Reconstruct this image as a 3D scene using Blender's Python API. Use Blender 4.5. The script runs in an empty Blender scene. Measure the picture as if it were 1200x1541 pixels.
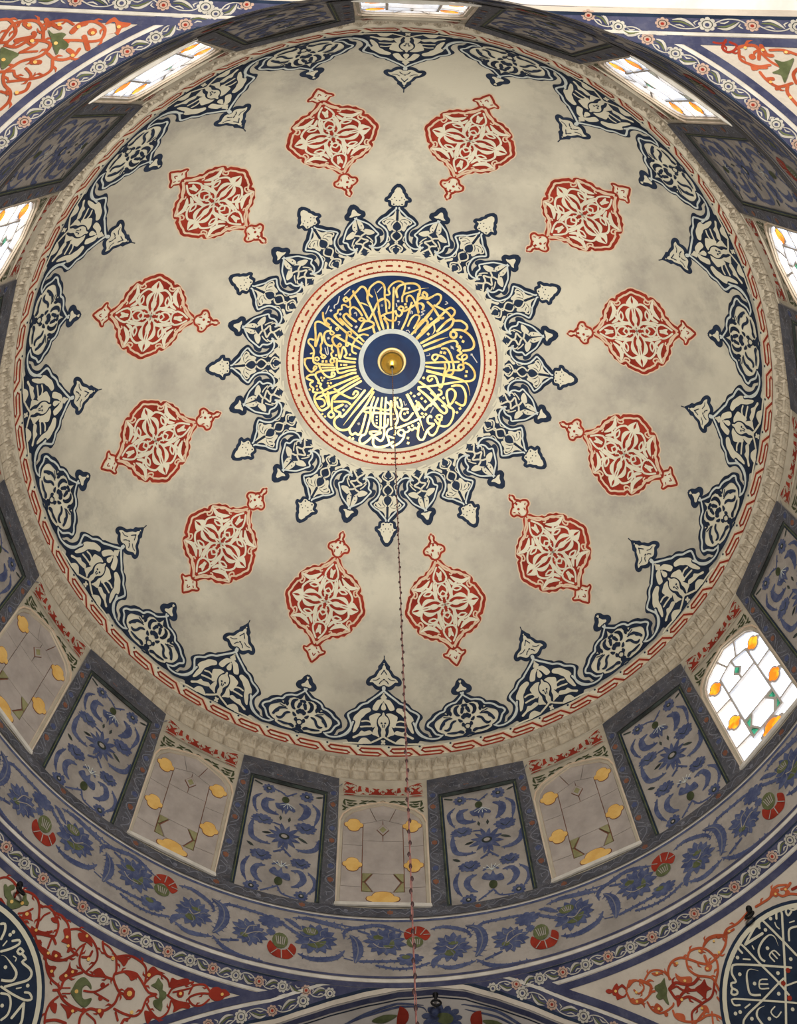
import bpy, bmesh, math, random
from mathutils import Vector, Matrix, noise
from mathutils.geometry import delaunay_2d_cdt
C = bpy.data.collections.new('scene'); bpy.context.scene.collection.children.link(C)
sc = bpy.context.scene
PI = math.pi; R = math.radians
# ---------------------------------------------------------------- camera, world, added lights, exposure
cam_d = bpy.data.cameras.new('camera'); cam = bpy.data.objects.new('camera', cam_d); C.objects.link(cam)
cam_d.sensor_fit = 'VERTICAL'; cam_d.sensor_height = 36.0
cam_d.lens = 36.0*1800.0/1541.0
cam_d.shift_x = -(595.8331-600.0)/1541.0; cam_d.shift_y = (734.0084-770.5)/1541.0
cam_d.clip_start = 0.1; cam_d.clip_end = 200
RT = ((0.9993517816, -0.0338982970, -0.0121211379), (0.0276426487, 0.9382447721, -0.3448661068), (0.0230629680, 0.3443074979, 0.9385736233))
cam.matrix_world = Matrix(((RT[0][0], -RT[1][0], -RT[2][0], -0.38664), (RT[0][1], -RT[1][1], -RT[2][1], -5.61500),
                           (RT[0][2], -RT[1][2], -RT[2][2], -17.87505), (0, 0, 0, 1)))
sc.camera = cam
w = bpy.data.worlds.new('world'); sc.world = w; w.use_nodes = True
w.node_tree.nodes['Background'].inputs[0].default_value = (0.96, 0.94, 0.96, 1); w.node_tree.nodes['Background'].inputs[1].default_value = 0.15
def lamp(name, loc, target, size, power, col):
    d = bpy.data.lights.new(name, 'AREA'); d.shape = 'DISK'; d.size = size; d.energy = power; d.color = col
    o = bpy.data.objects.new(name, d); C.objects.link(o); o.location = loc
    o.rotation_euler = (Vector(target)-Vector(loc)).to_track_quat('-Z', 'Y').to_euler(); return o
def spot(name, loc, target, ang, blend, power, col, rad):
    d = bpy.data.lights.new(name, 'SPOT'); d.spot_size = R(ang); d.spot_blend = blend; d.energy = power; d.color = col; d.shadow_soft_size = rad
    o = bpy.data.objects.new(name, d); C.objects.link(o); o.location = loc
    o.rotation_euler = (Vector(target)-Vector(loc)).to_track_quat('-Z', 'Y').to_euler(); return o
lamp('added_near_fill', (0.3, -6.9, -12.6), (0, -1.0, 0), 1.6, 1450, (1.0, 0.95, 0.86))  # unseen area light added just out of view, mainly to brighten the near pendentives
spot('added_dome_spot', (0, -3.0, -23), (0.1, -1.2, 4), 36, 1.0, 24500, (1.0, 0.96, 0.88), 1.5)  # unseen spot added so the dome is bright in the middle, dimmer outward
sc.view_settings.view_transform = 'Standard'; sc.view_settings.look = 'None'
sc.view_settings.exposure = 0.0; sc.view_settings.gamma = 1.0; sc.view_settings.use_curve_mapping = False
RAW = """
@med
pO  -28,3698 -127,3720 -182,3781 -236,3837 -297,3878 -369,3894 -421,3950 -511,3953 -580,3973 -643,4027 -716,4046 -761,4107 -835,4172 -858,4236 -831,4276 -903,4309 -928,4366 -968,4450 -981,4516 -1013,4580 -1011,4645
sP 34 -39,3735 -126,3816 -242,3884 -311,3932 -337,3972
sP 28 -337,3972 -362,4008 -329,4035 -286,4017
sP 31 -339,3969 -450,3997 -561,4034 -647,4094 -719,4127 -799,4177
sP 28 -799,4177 -761,4229 -676,4258 -678,4328 -724,4358 -763,4338
sI 34 -643,4576 -535,4504 -415,4456 -281,4437 -156,4460 -11,4549
sI 38 -598,4531 -656,4426 -612,4338 -517,4268 -392,4241 -278,4279 -225,4353 -213,4445
sI 31 -499,4318 -399,4270 -281,4290 -356,4342 -472,4336
lI 86 -569,4506 -447,4436 -261,4429
lI 96 -785,4184 -576,4207 -426,4156 -292,4061
lI 69 -443,4172 -322,4221 -225,4098
sI 34 -42,3846 -148,3967 -176,4071 -96,4139 42,4147
sI 34 -11,4549 -148,4455 -204,4331 -210,4196 -156,4084
sI 34 19,4151 -101,4225 -120,4313 -44,4383 80,4403
lI 76 -65,3931 -4,4021 25,4100
sI 28 -5,4290 72,4343 48,4449
sI 31 -65,4522 -192,4550 -324,4564 -497,4591 -638,4586
lI 97 -427,4593 -308,4546 -172,4542
pI  -843,4597 -702,4470 -633,4486 -606,4544 -649,4574 -726,4568
sI 31 -562,4210 -522,4269
lI 76 -176,4189 -195,4295 -175,4410
lI 62 125,4132 160,4210 171,4275
dI 17 59,4481
@fin
pO  -28,3698 23,3689 58,3695 128,3677 169,3628 215,3601 288,3591 333,3560 335,3499 250,3447 174,3425 123,3385 71,3348 96,3289 48,3243 -60,3219
sR 21 -132,3455 -119,3423 -50,3395 11,3412 14,3445
sR 21 -109,3577 -102,3618
sR 21 -232,3524 -195,3541
dR 26 -46,3528
@fio
pO  12,5395 56,5375 100,5379 140,5418 172,5455 234,5459 239,5498 208,5533 140,5570 98,5635 16,5727
sR 19 -20,5559 11,5600 37,5552
sR 21 33,5439 49,5459
sR 21 87,5502 114,5521
@lrg
pO  1,5481 -66,5572 -109,5615 -104,5662 -150,5713 -194,5783 -286,5833 -338,5904 -328,5964 -284,5983 -225,5972 -169,6030 -108,6057 -38,6044 -121,6129 -207,6206 -305,6273 -335,6314 -422,6336 -477,6380 -523,6454 -612,6511 -681,6578 -704,6640 -656,6696 -628,6770 -647,6867 -702,6947 -780,7002 -770,7109 -637,7088 -565,7158 -363,7173 21,7150
pF  3,5549 -48,5613 -56,5655 -103,5689 -141,5750 -177,5812 -254,5849 -297,5909 -283,5941 -231,5938 -179,5977 -109,6016 -39,6005 9,5986
sP 36 10,6016 11,6073 -75,6154 -162,6222 -262,6304 -304,6342 -390,6378 -445,6426 -498,6490 -595,6548 -649,6609 -623,6692 -584,6780 -583,6890 -631,6984 -695,7039 -773,7080
pI  11,6091 -75,6172 -162,6240 -254,6328 -303,6362 -377,6395 -430,6440 -486,6507 -579,6561 -629,6617 -605,6689 -566,6778 -564,6888 -606,6988 -639,7057 -569,7095 -470,7179 21,7150
dN 20 -33,6737
sN 18 18,6770 13,6820
sN 18 -56,5774 -23,5725 5,5689
sN 15 -213,5889 -147,5885 -86,5847
sN 18 -88,5955 -62,5912 -32,5896
dN 14 8,5873
sK 14 2,5490 3,5413
pC  11,6129 -30,6183 -58,6230 -6,6253 13,6246
pC  -116,6281 -58,6260 13,6240 13,6270 -63,6363 -95,6437 -128,6480 -198,6463 -193,6404 -165,6349
pC  14,6316 -29,6374 -43,6443 -8,6473 15,6469
pC  -519,6804 -545,6721 -531,6633 -466,6549 -399,6476 -278,6435 -238,6471 -251,6507 -323,6559 -365,6617 -409,6670 -434,6795 -461,6860 -498,6931 -538,6948
pC  -254,6608 -194,6567 -124,6536 -52,6548 -83,6591 -118,6663 -124,6756 -99,6833 -102,6896 -90,6959 -70,7018 -127,6989 -193,6961 -181,6900 -145,6801 -197,6823 -244,6685
pC  16,6537 -30,6585 -76,6630 -95,6696 -85,6755 -48,6816 -29,6862 -40,6929 -16,7000 20,7000
sC 33 -385,6715 -302,6697 -203,6729 -132,6757
sC 34 -400,6826 -311,6809 -214,6799 -146,6757
pC  -532,7042 -440,6981 -389,6907 -334,6922 -239,6891 -199,6949 -317,6994 -425,7015 -513,7072
pC  -431,7151 -382,7064 -315,7043 -271,7068 -204,7140 -230,7159 -430,7171
sC 37 -191,7126 -72,7053 19,6984
sC 37 -22,7152 20,7092
sC 34 -683,7194 -564,7171 -364,7165
@sml
pO  13,5972 -64,6028 -101,6100 -164,6146 -188,6208 -157,6257 -97,6270 -45,6268 -98,6324 -199,6396 -306,6422 -373,6478 -416,6534 -485,6548 -585,6596 -632,6659 -710,6726 -744,6807 -748,6882 -699,6905 -662,6951 -641,7013 -570,7107 -353,7137 -87,7128 50,7153
pF  18,6033 -26,6081 -59,6143 -107,6176 -111,6219 -70,6243 -7,6232 15,6220
sP 36 20,6269 1,6307 -57,6367 -142,6435 -235,6450 -336,6500 -382,6574 -457,6596 -540,6648 -602,6717 -682,6773 -704,6835 -640,6889 -604,6962 -563,7019 -469,7049
sP 36 -953,6745 -901,6897 -825,7005 -731,7074 -635,7104 -527,7097 -462,7047
sN 26 -935,6948 -837,7081 -732,7132 -636,7152 -503,7137 -353,7137
pI  26,6327 -38,6398 -120,6462 -228,6482 -323,6529 -364,6598 -450,6625 -525,6673 -587,6742 -646,6790 -653,6825 -608,6880 -576,6951 -532,7007 -428,7051 -300,7101 -90,7108 47,7133
pN  -143,6476 -68,6403 13,6331 -17,6403 -52,6483 -101,6480
pN  -646,6822 -593,6752 -457,6662 -415,6626 -336,6664 -335,6599 -299,6521 -182,6471 -251,6520 -315,6578 -320,6669 -395,6657 -465,6693 -558,6752 -589,6816 -582,6883 -537,6971 -457,7030 -507,7022 -577,6934
pN  -496,6928 -468,6848 -427,6789 -375,6744 -250,6745 -311,6752 -395,6795 -401,6835 -452,6885 -472,6931
pN  -416,6950 -375,6956 -322,6920 -291,6845 -239,6800 -189,6804 -260,6846 -291,6918 -340,6978 -389,6977
pN  -206,6628 -183,6542 -101,6511 -147,6562 -157,6613 -143,6676 -114,6712 -165,6704
pN  -71,6583 -35,6556 -16,6591 -48,6621
pN  -14,6520 22,6500 54,6528 23,6547
pN  -19,6725 20,6686 57,6720 25,6767
pN  -144,6779 -105,6805 -78,6836 -123,6842
pN  -83,6727 -44,6725 -42,6786 -75,6769
pN  -375,7031 -285,7027 -194,7031 -133,7018 -86,7048 -95,7079 -175,7049 -248,7060
sN 26 -7,6893 -48,6922 -46,6973 -7,7004
pN  53,6892 76,6869 94,6915 70,6939
pN  -100,7122 -20,7069 12,7115 -58,7126
pN  3,7045 20,7005 47,7039 26,7076
pN  -310,6614 -300,6573 -263,6540 -275,6590 -256,6644 -275,6685
sN 20 -402,6694 -351,6710 -286,6722
pN  34,6608 60,6575 83,6662 58,6669
@stl
pO  -44,3362 -136,3307 -203,3242 -198,3211 -261,3178 -310,3122 -400,3087 -412,3032 -304,3012 -286,2937 -174,2904 -300,2842 -429,2774 -580,2734 -728,2666 -793,2613 -688,2548 -550,2488 -481,2407 -491,2309 -566,2246 -722,2201 -898,2189 -1043,2198 -1189,2153 -1342,2065 -981,2026 -725,2027 -345,2020 -93,2007
pF  -46,3320 -98,3291 -146,3241 -148,3219 -215,3166 -255,3112 -345,3076 -349,3046 -258,3035 -236,2948 -127,2923 -49,2919
sP 31 -50,2910 -64,2878 -228,2794 -355,2734 -481,2705 -620,2657 -696,2612 -573,2555 -436,2482 -374,2403 -396,2305 -460,2230 -640,2164 -861,2140 -1064,2160 -1218,2206
pI  -60,2858 -212,2778 -330,2718 -456,2686 -584,2644 -628,2611 -521,2561 -393,2490 -336,2404 -357,2304 -423,2220 -600,2151 -793,2123 -927,2129 -1133,2093 -1238,2077 -718,2044 -340,2040 -90,2029
dN 9 -70,2441
dN 16 -138,2976
dN 11 -200,3074 -112,3108 -52,3053
sC 28 -101,2015 -242,2061 -298,2117 -194,2156 -82,2178 53,2219 -73,2266 -177,2310 -214,2360 -131,2413 -56,2441 -156,2473 -200,2529 -137,2594 -41,2638
sC 19 -151,2041 -197,2102 -78,2132
pC  -70,2647 -186,2696 -369,2711 -218,2730 -118,2774 -55,2842
pC  -473,2600 -384,2546 -355,2496 -286,2446 -197,2474 -244,2542 -205,2606 -121,2648 -250,2668 -399,2657
sC 24 -68,2671 -271,2694 -445,2670 -547,2633 -477,2583
pC  -779,2049 -626,2034 -345,2020 -384,2054 -509,2103 -310,2173 -359,2218 -492,2160 -660,2109
sC 21 -1353,2094 -1163,2095 -975,2068 -822,2058 -652,2131
sC 31 -1355,2046 -728,2020 -93,2006
sC 16 -383,2239 -291,2269 -308,2324 -368,2370
dN 12 -48,2537 -61,2384 -89,2113
sN 14 -374,2595 -268,2636
@sts
pO  -50,3037 -153,2980 -214,2911 -333,2864 -341,2798 -269,2768 -181,2761 -314,2703 -449,2636 -565,2570 -680,2510 -840,2475 -929,2399 -875,2370 -758,2363 -770,2277 -718,2202 -769,2181 -562,2130 -257,2147 -208,2051 5,2037
pF  -43,2965 -101,2922 -141,2875 -235,2838 -240,2820 -165,2798 -55,2797
sP 30 -31,2785 -31,2756 -216,2693 -413,2624 -550,2542 -662,2466 -750,2405 -615,2355 -607,2270 -512,2207 -371,2186
pI  -36,2727 -189,2673 -374,2604 -494,2531 -606,2457 -668,2409 -549,2361 -537,2279 -458,2224 -333,2194 -291,2103 -289,2048 5,2037
dN 12 -83,2550 -132,2615
sC 33 -75,2020 -276,2089 -90,2169 13,2218 -67,2267 -273,2303 -91,2354 -2,2389 -55,2423 -236,2463 -91,2538
pC  -592,2434 -405,2411 -258,2433 -208,2501 -250,2536 -407,2511 -531,2479
pC  -178,2539 -98,2532 -56,2550 -22,2682 -32,2746 -128,2708 -195,2641 -219,2582
pC  -587,2044 -297,2024 -86,2016 -208,2051 -353,2099 -332,2157 -421,2169 -476,2109
sC 23 -300,2173 -445,2229 -363,2283
sC 23 -463,2277 -371,2340 -257,2390
sC 33 -507,1984 -303,1995 -79,2005
@cal
sG 47 -470,544 -655,777 -822,978 -872,1018 -923,997 -913,947
tG 49 -317,492 -389,594 -604,857 -850,1178
sG 47 -315,572 -454,826 -620,1058 -728,1219 -798,1259 -899,1258 -991,1197 -1017,1117 -993,1047 -948,1017
sG 43 -738,1229 -726,1299 -685,1349 -625,1314 -604,1334 -564,1349 -524,1298 -486,1168 -440,976
sG 43 -513,1353 -462,1348 -428,1297 -396,1177 -345,970
sG 43 -503,1358 -547,1429 -530,1499 -479,1509 -399,1458 -300,1366 -160,1313 -211,1289 -342,1291 -362,1317 -280,1376 -166,1454 -117,1412 -99,1332 -102,1211
sG 45 -294,1406 -297,1506 -245,1566 -133,1563 -32,1531 67,1468
sG 39 75,1568 -4,1470 -15,1420 -47,1360 -54,1310 -20,1249 44,1217
sG 37 -52,1361 24,1379 85,1397
sG 41 -298,663 -353,835 -360,975
sG 43 -353,845 -453,876 -472,921 -351,947 -180,947 1,962
sG 39 -453,876 -303,854 -51,894 7,817 -55,748
sG 39 -227,682 -283,854 -314,995 -317,1095 -275,1175 -193,1213 -92,1206 -43,1150 -36,1059
sG 39 -153,670 -172,871 -169,1173 -186,1273
sG 41 -83,668 -92,870 -97,1211
sG 39 4,726 10,917 23,1168
sG 47 72,664 57,815 110,914 140,1064 98,1175 120,1215
dG 30 -849,897 -730,1399 -669,1419
dG 22 -243,1019 -242,1079 -240,1134 61,961 84,1045 96,1266 93,1331
dW 32 -805,827 -568,1148
tG 60 289,585 428,831 536,1027 626,1243
sG 43 83,693 78,844 127,964 136,1084 98,1165 130,1210 289,1148 487,1049 555,995
sG 39 173,690 206,790 188,851 137,822 114,743
sG 41 319,861 229,869 186,941 194,1011 256,1069 335,1036 412,932
sG 39 519,1108 542,1167 483,1210 462,1191 404,1244 382,1220 324,1278 274,1280 232,1241 162,1264 164,1324 236,1351 269,1300 257,1391 169,1494 49,1548
sG 43 522,1168 521,1269 519,1349 562,1407 622,1394 659,1302 696,1219 802,1122 781,1103 705,1098 682,1019 725,961 751,984
sG 39 696,1229 729,1298 791,1314 849,1250 894,1127 910,1045 946,962 895,935 841,969 888,1016 939,1023
sG 39 818,1031 893,1117 995,1140 1084,1093 1147,948 1141,827 1088,780 1027,755
sG 45 1037,754 1105,709 1169,582 1164,502
sG 37 1015,513 1019,594 1045,713
sG 45 576,541 784,710 911,864 994,898 1031,835 967,759
tG 47 716,533 850,636 986,737
sG 41 484,737 528,826 500,867 468,829 495,762 589,833 630,861 677,797 764,722 810,628 917,550
sW 24 778,812 732,905
dG 30 363,567 425,619 498,580 561,653 633,709 582,929 648,940 610,987 262,948 316,921 415,1158 346,1191 338,1387 346,1477 955,618 1214,867
dG 24 79,1050 103,1306 122,662 463,708
sW 17 239,723 266,797 288,771
sG 43 574,-218 720,-278 855,-328
sG 43 613,3 869,-26 1195,-59
sG 39 616,69 775,84 924,84
tG 54 619,144 780,175 980,212 1181,247 1313,287 1388,372 1432,540
sG 41 493,455 790,407 1086,336 1273,295 1432,271 1498,199 1482,89 1396,-15 1315,-49
sG 41 887,-279 966,-285 1040,-189 1086,-60 1112,60 1097,163 1039,198 968,172 1015,118 1094,102 1233,91 1290,45 1267,-9 1208,1 1191,54 1233,91
sG 39 769,-47 718,-85 735,-147 804,-161 816,-111 769,-52
sG 41 814,-152 914,-128 997,-53 1031,36 1015,108
sG 43 950,11 963,71 948,174 936,327 901,435 860,403 814,284 772,236 683,242 651,294 687,333 735,289
sG 39 1190,-354 1212,-305 1164,-270 1241,-226 1160,-158 1202,-110 1292,-108 1343,-163 1307,-201 1249,-160 1262,-105 1286,-26
sG 45 509,353 693,474 840,616 986,737
sG 45 494,485 639,598 764,722 932,872
sG 37 863,473 915,510 898,572 852,570 831,647 773,691 736,774 687,787 630,861 567,804 504,726
sG 45 1099,396 1168,375 1268,382 1333,468 1359,577 1346,699 1287,734 1184,687
sG 41 1055,722 1008,574 1023,482 1091,447 1154,493 1159,593 1105,709 1058,773 1130,808 1163,866
sG 39 937,761 1009,806 1023,876
dG 32 871,-212 940,-201 1348,106 1338,188 580,278 955,623 561,653 628,704 513,575 1265,792
dW 26 1420,-213
sW 19 1436,-192 1522,-78
sW 17 618,-127 676,-143 665,-168
sW 21 1042,-334 1094,-283
sG 47 427,-445 586,-637 793,-835 904,-967
sG 47 509,-357 739,-504 977,-654 1051,-752 1056,-845 970,-807 877,-708 784,-588
sG 47 594,-1121 696,-1024 821,-848 880,-847
sG 45 714,-1067 913,-978 1015,-883 1068,-815 1195,-816 1297,-753 1310,-682 1273,-648
sG 41 922,-999 1007,-1047 1078,-991 1063,-918 1025,-884
sG 36 697,-1004 558,-830
sG 45 1067,-640 1224,-644 1356,-574 1441,-459 1447,-357 1390,-300 1263,-268
sG 49 1073,-615 1124,-579 1122,-517 1074,-492 1028,-525 1030,-591 1073,-615
tG 47 541,-298 792,-425 985,-501
sG 45 574,-218 797,-314 989,-409 1106,-439 1158,-392 1146,-340 1211,-315 1194,-262 1236,-225
sG 36 394,-545 447,-691 530,-798 579,-801 607,-720 510,-582
tG 32 720,-717 739,-606 699,-521
sG 45 466,-467 625,-640
sG 36 402,-1079 469,-1088 520,-1034 503,-981
sG 41 423,-1266 411,-1079 438,-916
sG 32 400,-1120 475,-1186 563,-1181 620,-1205 753,-1277 818,-1240 803,-1135 743,-1069
sG 32 513,-1199 491,-1260 538,-1294 570,-1244 553,-1180
sW 21 905,-1099 947,-1125 914,-1152
sW 19 548,-958 486,-929 536,-896 488,-867
dG 34 666,-816 630,-532 1211,-519 1254,-441 871,-207 935,-206
dW 30 1063,-313
sG 36 -339,-1446 -281,-1463 -213,-1439 -172,-1367 -166,-1201 -142,-1058 -122,-894
sG 36 -167,-1222 -80,-1240 -103,-1338 -29,-1444 76,-1489 164,-1451 186,-1379 158,-1233
sG 41 -12,-1361 -13,-1123 -8,-835 -5,-610
sG 43 57,-1188 32,-1311 79,-1396 174,-1441 319,-1458 407,-1431 448,-1361 439,-1246
tG 36 148,-1098 144,-1201 181,-1254 305,-1302 458,-1362 602,-1391
sG 36 225,-1112 222,-1194 279,-1228 340,-1169 394,-1037 447,-927
sG 34 402,-1079 489,-1094 530,-1045 513,-982
sG 32 401,-1100 427,-1184 503,-1209 573,-1171 658,-1218 752,-1287 822,-1261 816,-1167 743,-1069
sG 32 572,-1182 583,-1265 518,-1313 496,-1260 532,-1221
sG 41 354,-1046 222,-947 149,-933 177,-986 122,-1020 85,-972 144,-933 146,-882 99,-834 49,-878 38,-929
sG 39 313,-1095 280,-960 228,-772 157,-596
sG 36 262,-661 315,-797 391,-872 460,-845 426,-731 371,-625
sG 43 336,-511 448,-650 569,-800 670,-961
sG 36 551,-779 610,-762 603,-700 529,-593
sG 45 437,-435 578,-586 681,-705 804,-805
sG 36 -270,-1116 -194,-1154 -105,-1120 -74,-1049 -81,-977
sG 41 -264,-911 -209,-707 -166,-595
sG 39 -222,-819 -136,-873 -20,-907 18,-918
sG 36 -164,-841 -143,-801 -64,-752 34,-755 51,-817
sG 39 -162,-780 -101,-689 -88,-598
dG 30 -209,-1025 203,-1064 220,-1008 661,-816 630,-532
dW 30 75,-1116 254,-1367
sW 21 41,-1063 56,-1010
sW 19 84,-726 115,-737 95,-673
sW 17 302,-889 310,-940 330,-931 331,-890
sW 17 236,-568 275,-580 296,-540
sG 41 -722,-1288 -701,-1226 -599,-1051 -496,-866 -440,-754
sG 43 -786,-1123 -720,-1216 -654,-1288 -579,-1371 -510,-1340 -468,-1237 -465,-1134 -403,-991 -319,-787 -234,-574
sG 39 -389,-1187 -444,-1238 -441,-1320 -395,-1394 -291,-1468 -203,-1428 -165,-1326
tG 36 -166,-595 -210,-758 -254,-911 -290,-1137 -355,-1332
sG 43 -850,-1175 -810,-1133 -848,-1092 -888,-1134 -850,-1175
sG 36 -786,-1123 -764,-1020 -802,-989 -861,-1031 -915,-1021 -918,-949 -976,-939 -990,-878 -1043,-848 -1022,-796 -892,-662
sG 43 -944,-775 -783,-610 -603,-447
sG 43 -735,-640 -855,-764 -881,-830 -828,-866 -768,-804 -659,-722
sG 41 -759,-845 -771,-937 -714,-989 -625,-937 -554,-835
tG 30 -590,-1071 -501,-1041 -432,-1000
sG 36 -611,-763 -563,-794 -513,-759 -561,-733 -611,-763
sG 39 -513,-753 -444,-734 -352,-919 -279,-1085 -174,-1155
sG 43 -605,-538 -502,-723 -375,-714 -340,-674 -373,-627 -605,-538
sG 43 -358,-643 -347,-592 -325,-521
sG 43 -1080,-736 -930,-611 -750,-446
sG 36 -603,-447 -525,-488 -437,-468
sW 19 -781,-1319 -875,-1217
sW 19 -220,-1366 -299,-1266
sW 21 -962,-1187 -989,-1063 -1046,-1023 -1045,-971
sW 19 -692,-871 -663,-891 -647,-835
dW 30 -209,-1025 -941,-862 -656,-620
sG 39 -1117,-604 -1197,-697 -1238,-791 -1249,-894
sG 39 -1133,-670 -1188,-718 -1179,-779 -1120,-778 -980,-652 -780,-477 -540,-304
sG 39 -1157,-635 -1286,-720 -1364,-723 -1383,-662 -1371,-477 -1370,-274 -1292,-516 -1251,-362 -1279,-291 -1269,-220 -1278,-159 -1237,-97
sG 34 -1098,-624 -1106,-562 -1081,-547 -1041,-510 -1080,-480 -1115,-512 -1101,-542
sG 41 -1126,-553 -1194,-534 -1222,-443 -1181,-319 -1111,-277 -1072,-287
sG 32 -1033,-858 -983,-765 -882,-661
sG 39 -864,-692 -733,-559 -603,-447 -512,-355
sG 28 -989,-614 -964,-586 -988,-558 -1016,-586 -989,-614
sG 30 -811,-518 -762,-538 -732,-497 -761,-472
sG 39 -811,-518 -818,-416 -825,-274 -786,-284
sG 41 -937,-468 -1026,-459 -1074,-399 -1033,-296 -972,-235 -929,-41 -874,-254 -812,-132 -851,-81 -801,-50 -652,-30
sG 43 -1016,-459 -827,-345 -578,-223
sG 34 -939,-321 -909,-290 -938,-260 -973,-285 -939,-321
sG 39 -584,-467 -679,-355 -716,-243 -705,-162 -645,-131
sG 39 -1409,-397 -1479,-410 -1498,-349 -1417,-245 -1397,-163 -1410,-62 -1365,41 -1066,68
sG 32 -1456,-144 -1406,-153
sG 32 -1376,-60 -1336,-75 -1301,-38 -1335,-9 -1375,-30
sG 34 -1435,-62 -1535,-56 -1564,14
sG 39 -1227,-112 -1187,-81 -1227,-51 -1267,-83 -1227,-112
sG 36 -1072,-287 -1081,-216 -1050,-175 -1089,-135 -1068,-63 -1028,8 -1067,38 -1102,7 -1068,-53 -979,-32 -987,49
sG 43 -938,4 -661,31
sW 19 -1200,-239 -1168,-126 -1139,-126 -1155,-258
sW 19 -1139,-1014 -1200,-867
dW 30 -1108,-931 -1143,-420
dG 28 -1000,-103 -753,-111 -1236,4 -1176,5
dW 24 -941,-867 -647,-630
sW 19 -682,-876 -648,-863 -650,-824
sG 36 -1564,-47 -1554,55 -1493,159 -1433,191 -1373,152 -1344,103 -1384,91 -1403,141
sG 41 -1315,43 -1264,165 -1193,258 -1113,300 -1023,271 -1024,221 -1069,210 -1073,280
sG 34 -1285,69 -1046,81
sG 34 -1244,120 -1016,122
sG 43 -1015,160 -1214,177 -1333,204 -1367,254 -1332,325 -1301,367 -1321,396 -1261,418 -1280,468 -1230,530 -1229,580 -1178,652 -1116,824
sG 39 -1392,243 -1472,250 -1532,299 -1482,331 -1406,364 -1461,402 -1451,453 -1400,495 -1410,555 -1330,578 -1239,570
sG 45 -1339,587 -1379,647 -1368,738 -1307,850 -1236,902 -1126,844
sG 37 -1339,688 -1228,701 -1187,772 -1217,822 -1257,831
sG 41 -1329,678 -1219,621 -1059,573
sG 45 -1220,550 -1060,472 -813,369 -606,283
sG 45 -1099,593 -959,544 -762,425 -575,323
sG 45 -1017,694 -958,625 -760,505 -544,374
sG 41 -979,-32 -987,49 -965,201 -905,222 -767,182 -648,162
sG 41 -966,151 -659,102
tG 45 -627,223 -716,233 -913,303 -1152,360
sG 41 -948,4 -661,36
sG 41 -1020,513 -909,595 -707,686 -628,646 -589,585 -640,555 -678,616
sG 47 -1139,572 -1111,824
sG 45 -958,615 -1038,664 -1067,774 -1055,915
sG 43 -1075,915 -1019,986 -1074,1035 -1130,984 -1075,915
sG 41 -1017,745 -806,747 -725,797
sG 39 -1015,865 -855,797 -1005,896 -903,947 -913,997 -872,1028
dG 26 -1262,302 -1207,308 -1242,353 -1341,456 -1330,517 -1470,513 -1141,405 -1086,406 -1121,456 -1236,967 -1185,1014 -907,75 -853,76 -813,76 -1241,9 -1171,11 -854,897
sW 22 -641,485 -531,525
dW 32 -795,827
@pl
pR  -2083,-5497 -2062,-5442 -2001,-5416 -1943,-5426 -1912,-5416 -1835,-5449 -1886,-5482 -1909,-5513 -1969,-5540 -2033,-5533
sR 25 -2075,-5495 -2187,-5522 -2282,-5587 -2208,-5635 -2114,-5611 -2055,-5544
sR 25 -2064,-5479 -2154,-5434 -2267,-5463 -2288,-5495 -2298,-5551
sR 25 -2516,-5612 -2493,-5551 -2382,-5486 -2294,-5443
pR  -2538,-5551 -2551,-5473 -2478,-5473 -2421,-5443 -2354,-5432 -2339,-5482 -2445,-5504 -2493,-5551
sR 25 -2526,-5629 -2411,-5650 -2260,-5635
pR  -2470,-5653 -2390,-5657 -2250,-5639 -2242,-5678 -2322,-5693 -2397,-5755 -2412,-5704
dR 50 -2392,-5577
dY 21 -2392,-5577 -1927,-5468
sR 21 -2476,-5587 -2288,-5495
sR 25 -2819,-5612 -2775,-5528 -2711,-5481 -2592,-5499 -2538,-5551
pR  -2815,-5555 -2841,-5509 -2806,-5443 -2724,-5458 -2640,-5459 -2711,-5481 -2778,-5523
pV  -2744,-5601 -2708,-5569 -2699,-5518 -2663,-5534 -2614,-5560 -2600,-5603 -2553,-5610 -2532,-5651 -2556,-5692 -2533,-5740 -2531,-5781 -2567,-5778 -2616,-5766 -2654,-5723 -2606,-5680 -2636,-5621 -2686,-5610
sR 28 -2862,-5599 -2736,-5667 -2643,-5658 -2726,-5719 -2731,-5845 -2783,-5911 -2893,-5929 -3015,-5925
sR 25 -2709,-5768 -2622,-5823 -2525,-5848 -2458,-5772 -2464,-5665
sR 28 -3177,-5649 -3072,-5582 -2957,-5562 -2862,-5599
pR  -3084,-5593 -2963,-5550 -2913,-5574 -2968,-5635 -3018,-5611
sR 28 -2812,-5609 -2877,-5479 -3011,-5442 -3136,-5452 -3309,-5531 -3403,-5505 -3466,-5446
sR 21 -3443,-5451 -3359,-5460 -3269,-5495
pR  -3231,-5508 -3110,-5464 -3112,-5548 -3171,-5528
sR 29 -3239,-5511 -3173,-5612 -3166,-5680 -3054,-5764 -2979,-5771
dR 78 -2931,-5747
dY 35 -2931,-5747
sR 32 -2979,-5771 -3033,-5784 -3037,-5884 -3118,-5986 -3253,-6020 -3305,-6106 -3285,-6185
sR 28 -3159,-5691 -3283,-5711 -3419,-5753 -3541,-5734 -3610,-5664 -3632,-5558
pR  -3405,-5719 -3356,-5656 -3261,-5689 -3203,-5694 -3311,-5723
sR 24 -3395,-5901 -3279,-5859 -3186,-5751
sR 24 -3290,-5871 -3108,-5883
dR 32 -3240,-5779 -3199,-5891
pV  -3519,-5941 -3515,-5853 -3464,-5794 -3368,-5818 -3332,-5860 -3396,-5844 -3423,-5884 -3394,-5944 -3353,-5969 -3290,-5928 -3277,-5965 -3315,-6031 -3407,-6021 -3476,-5994 -3518,-5970
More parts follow.
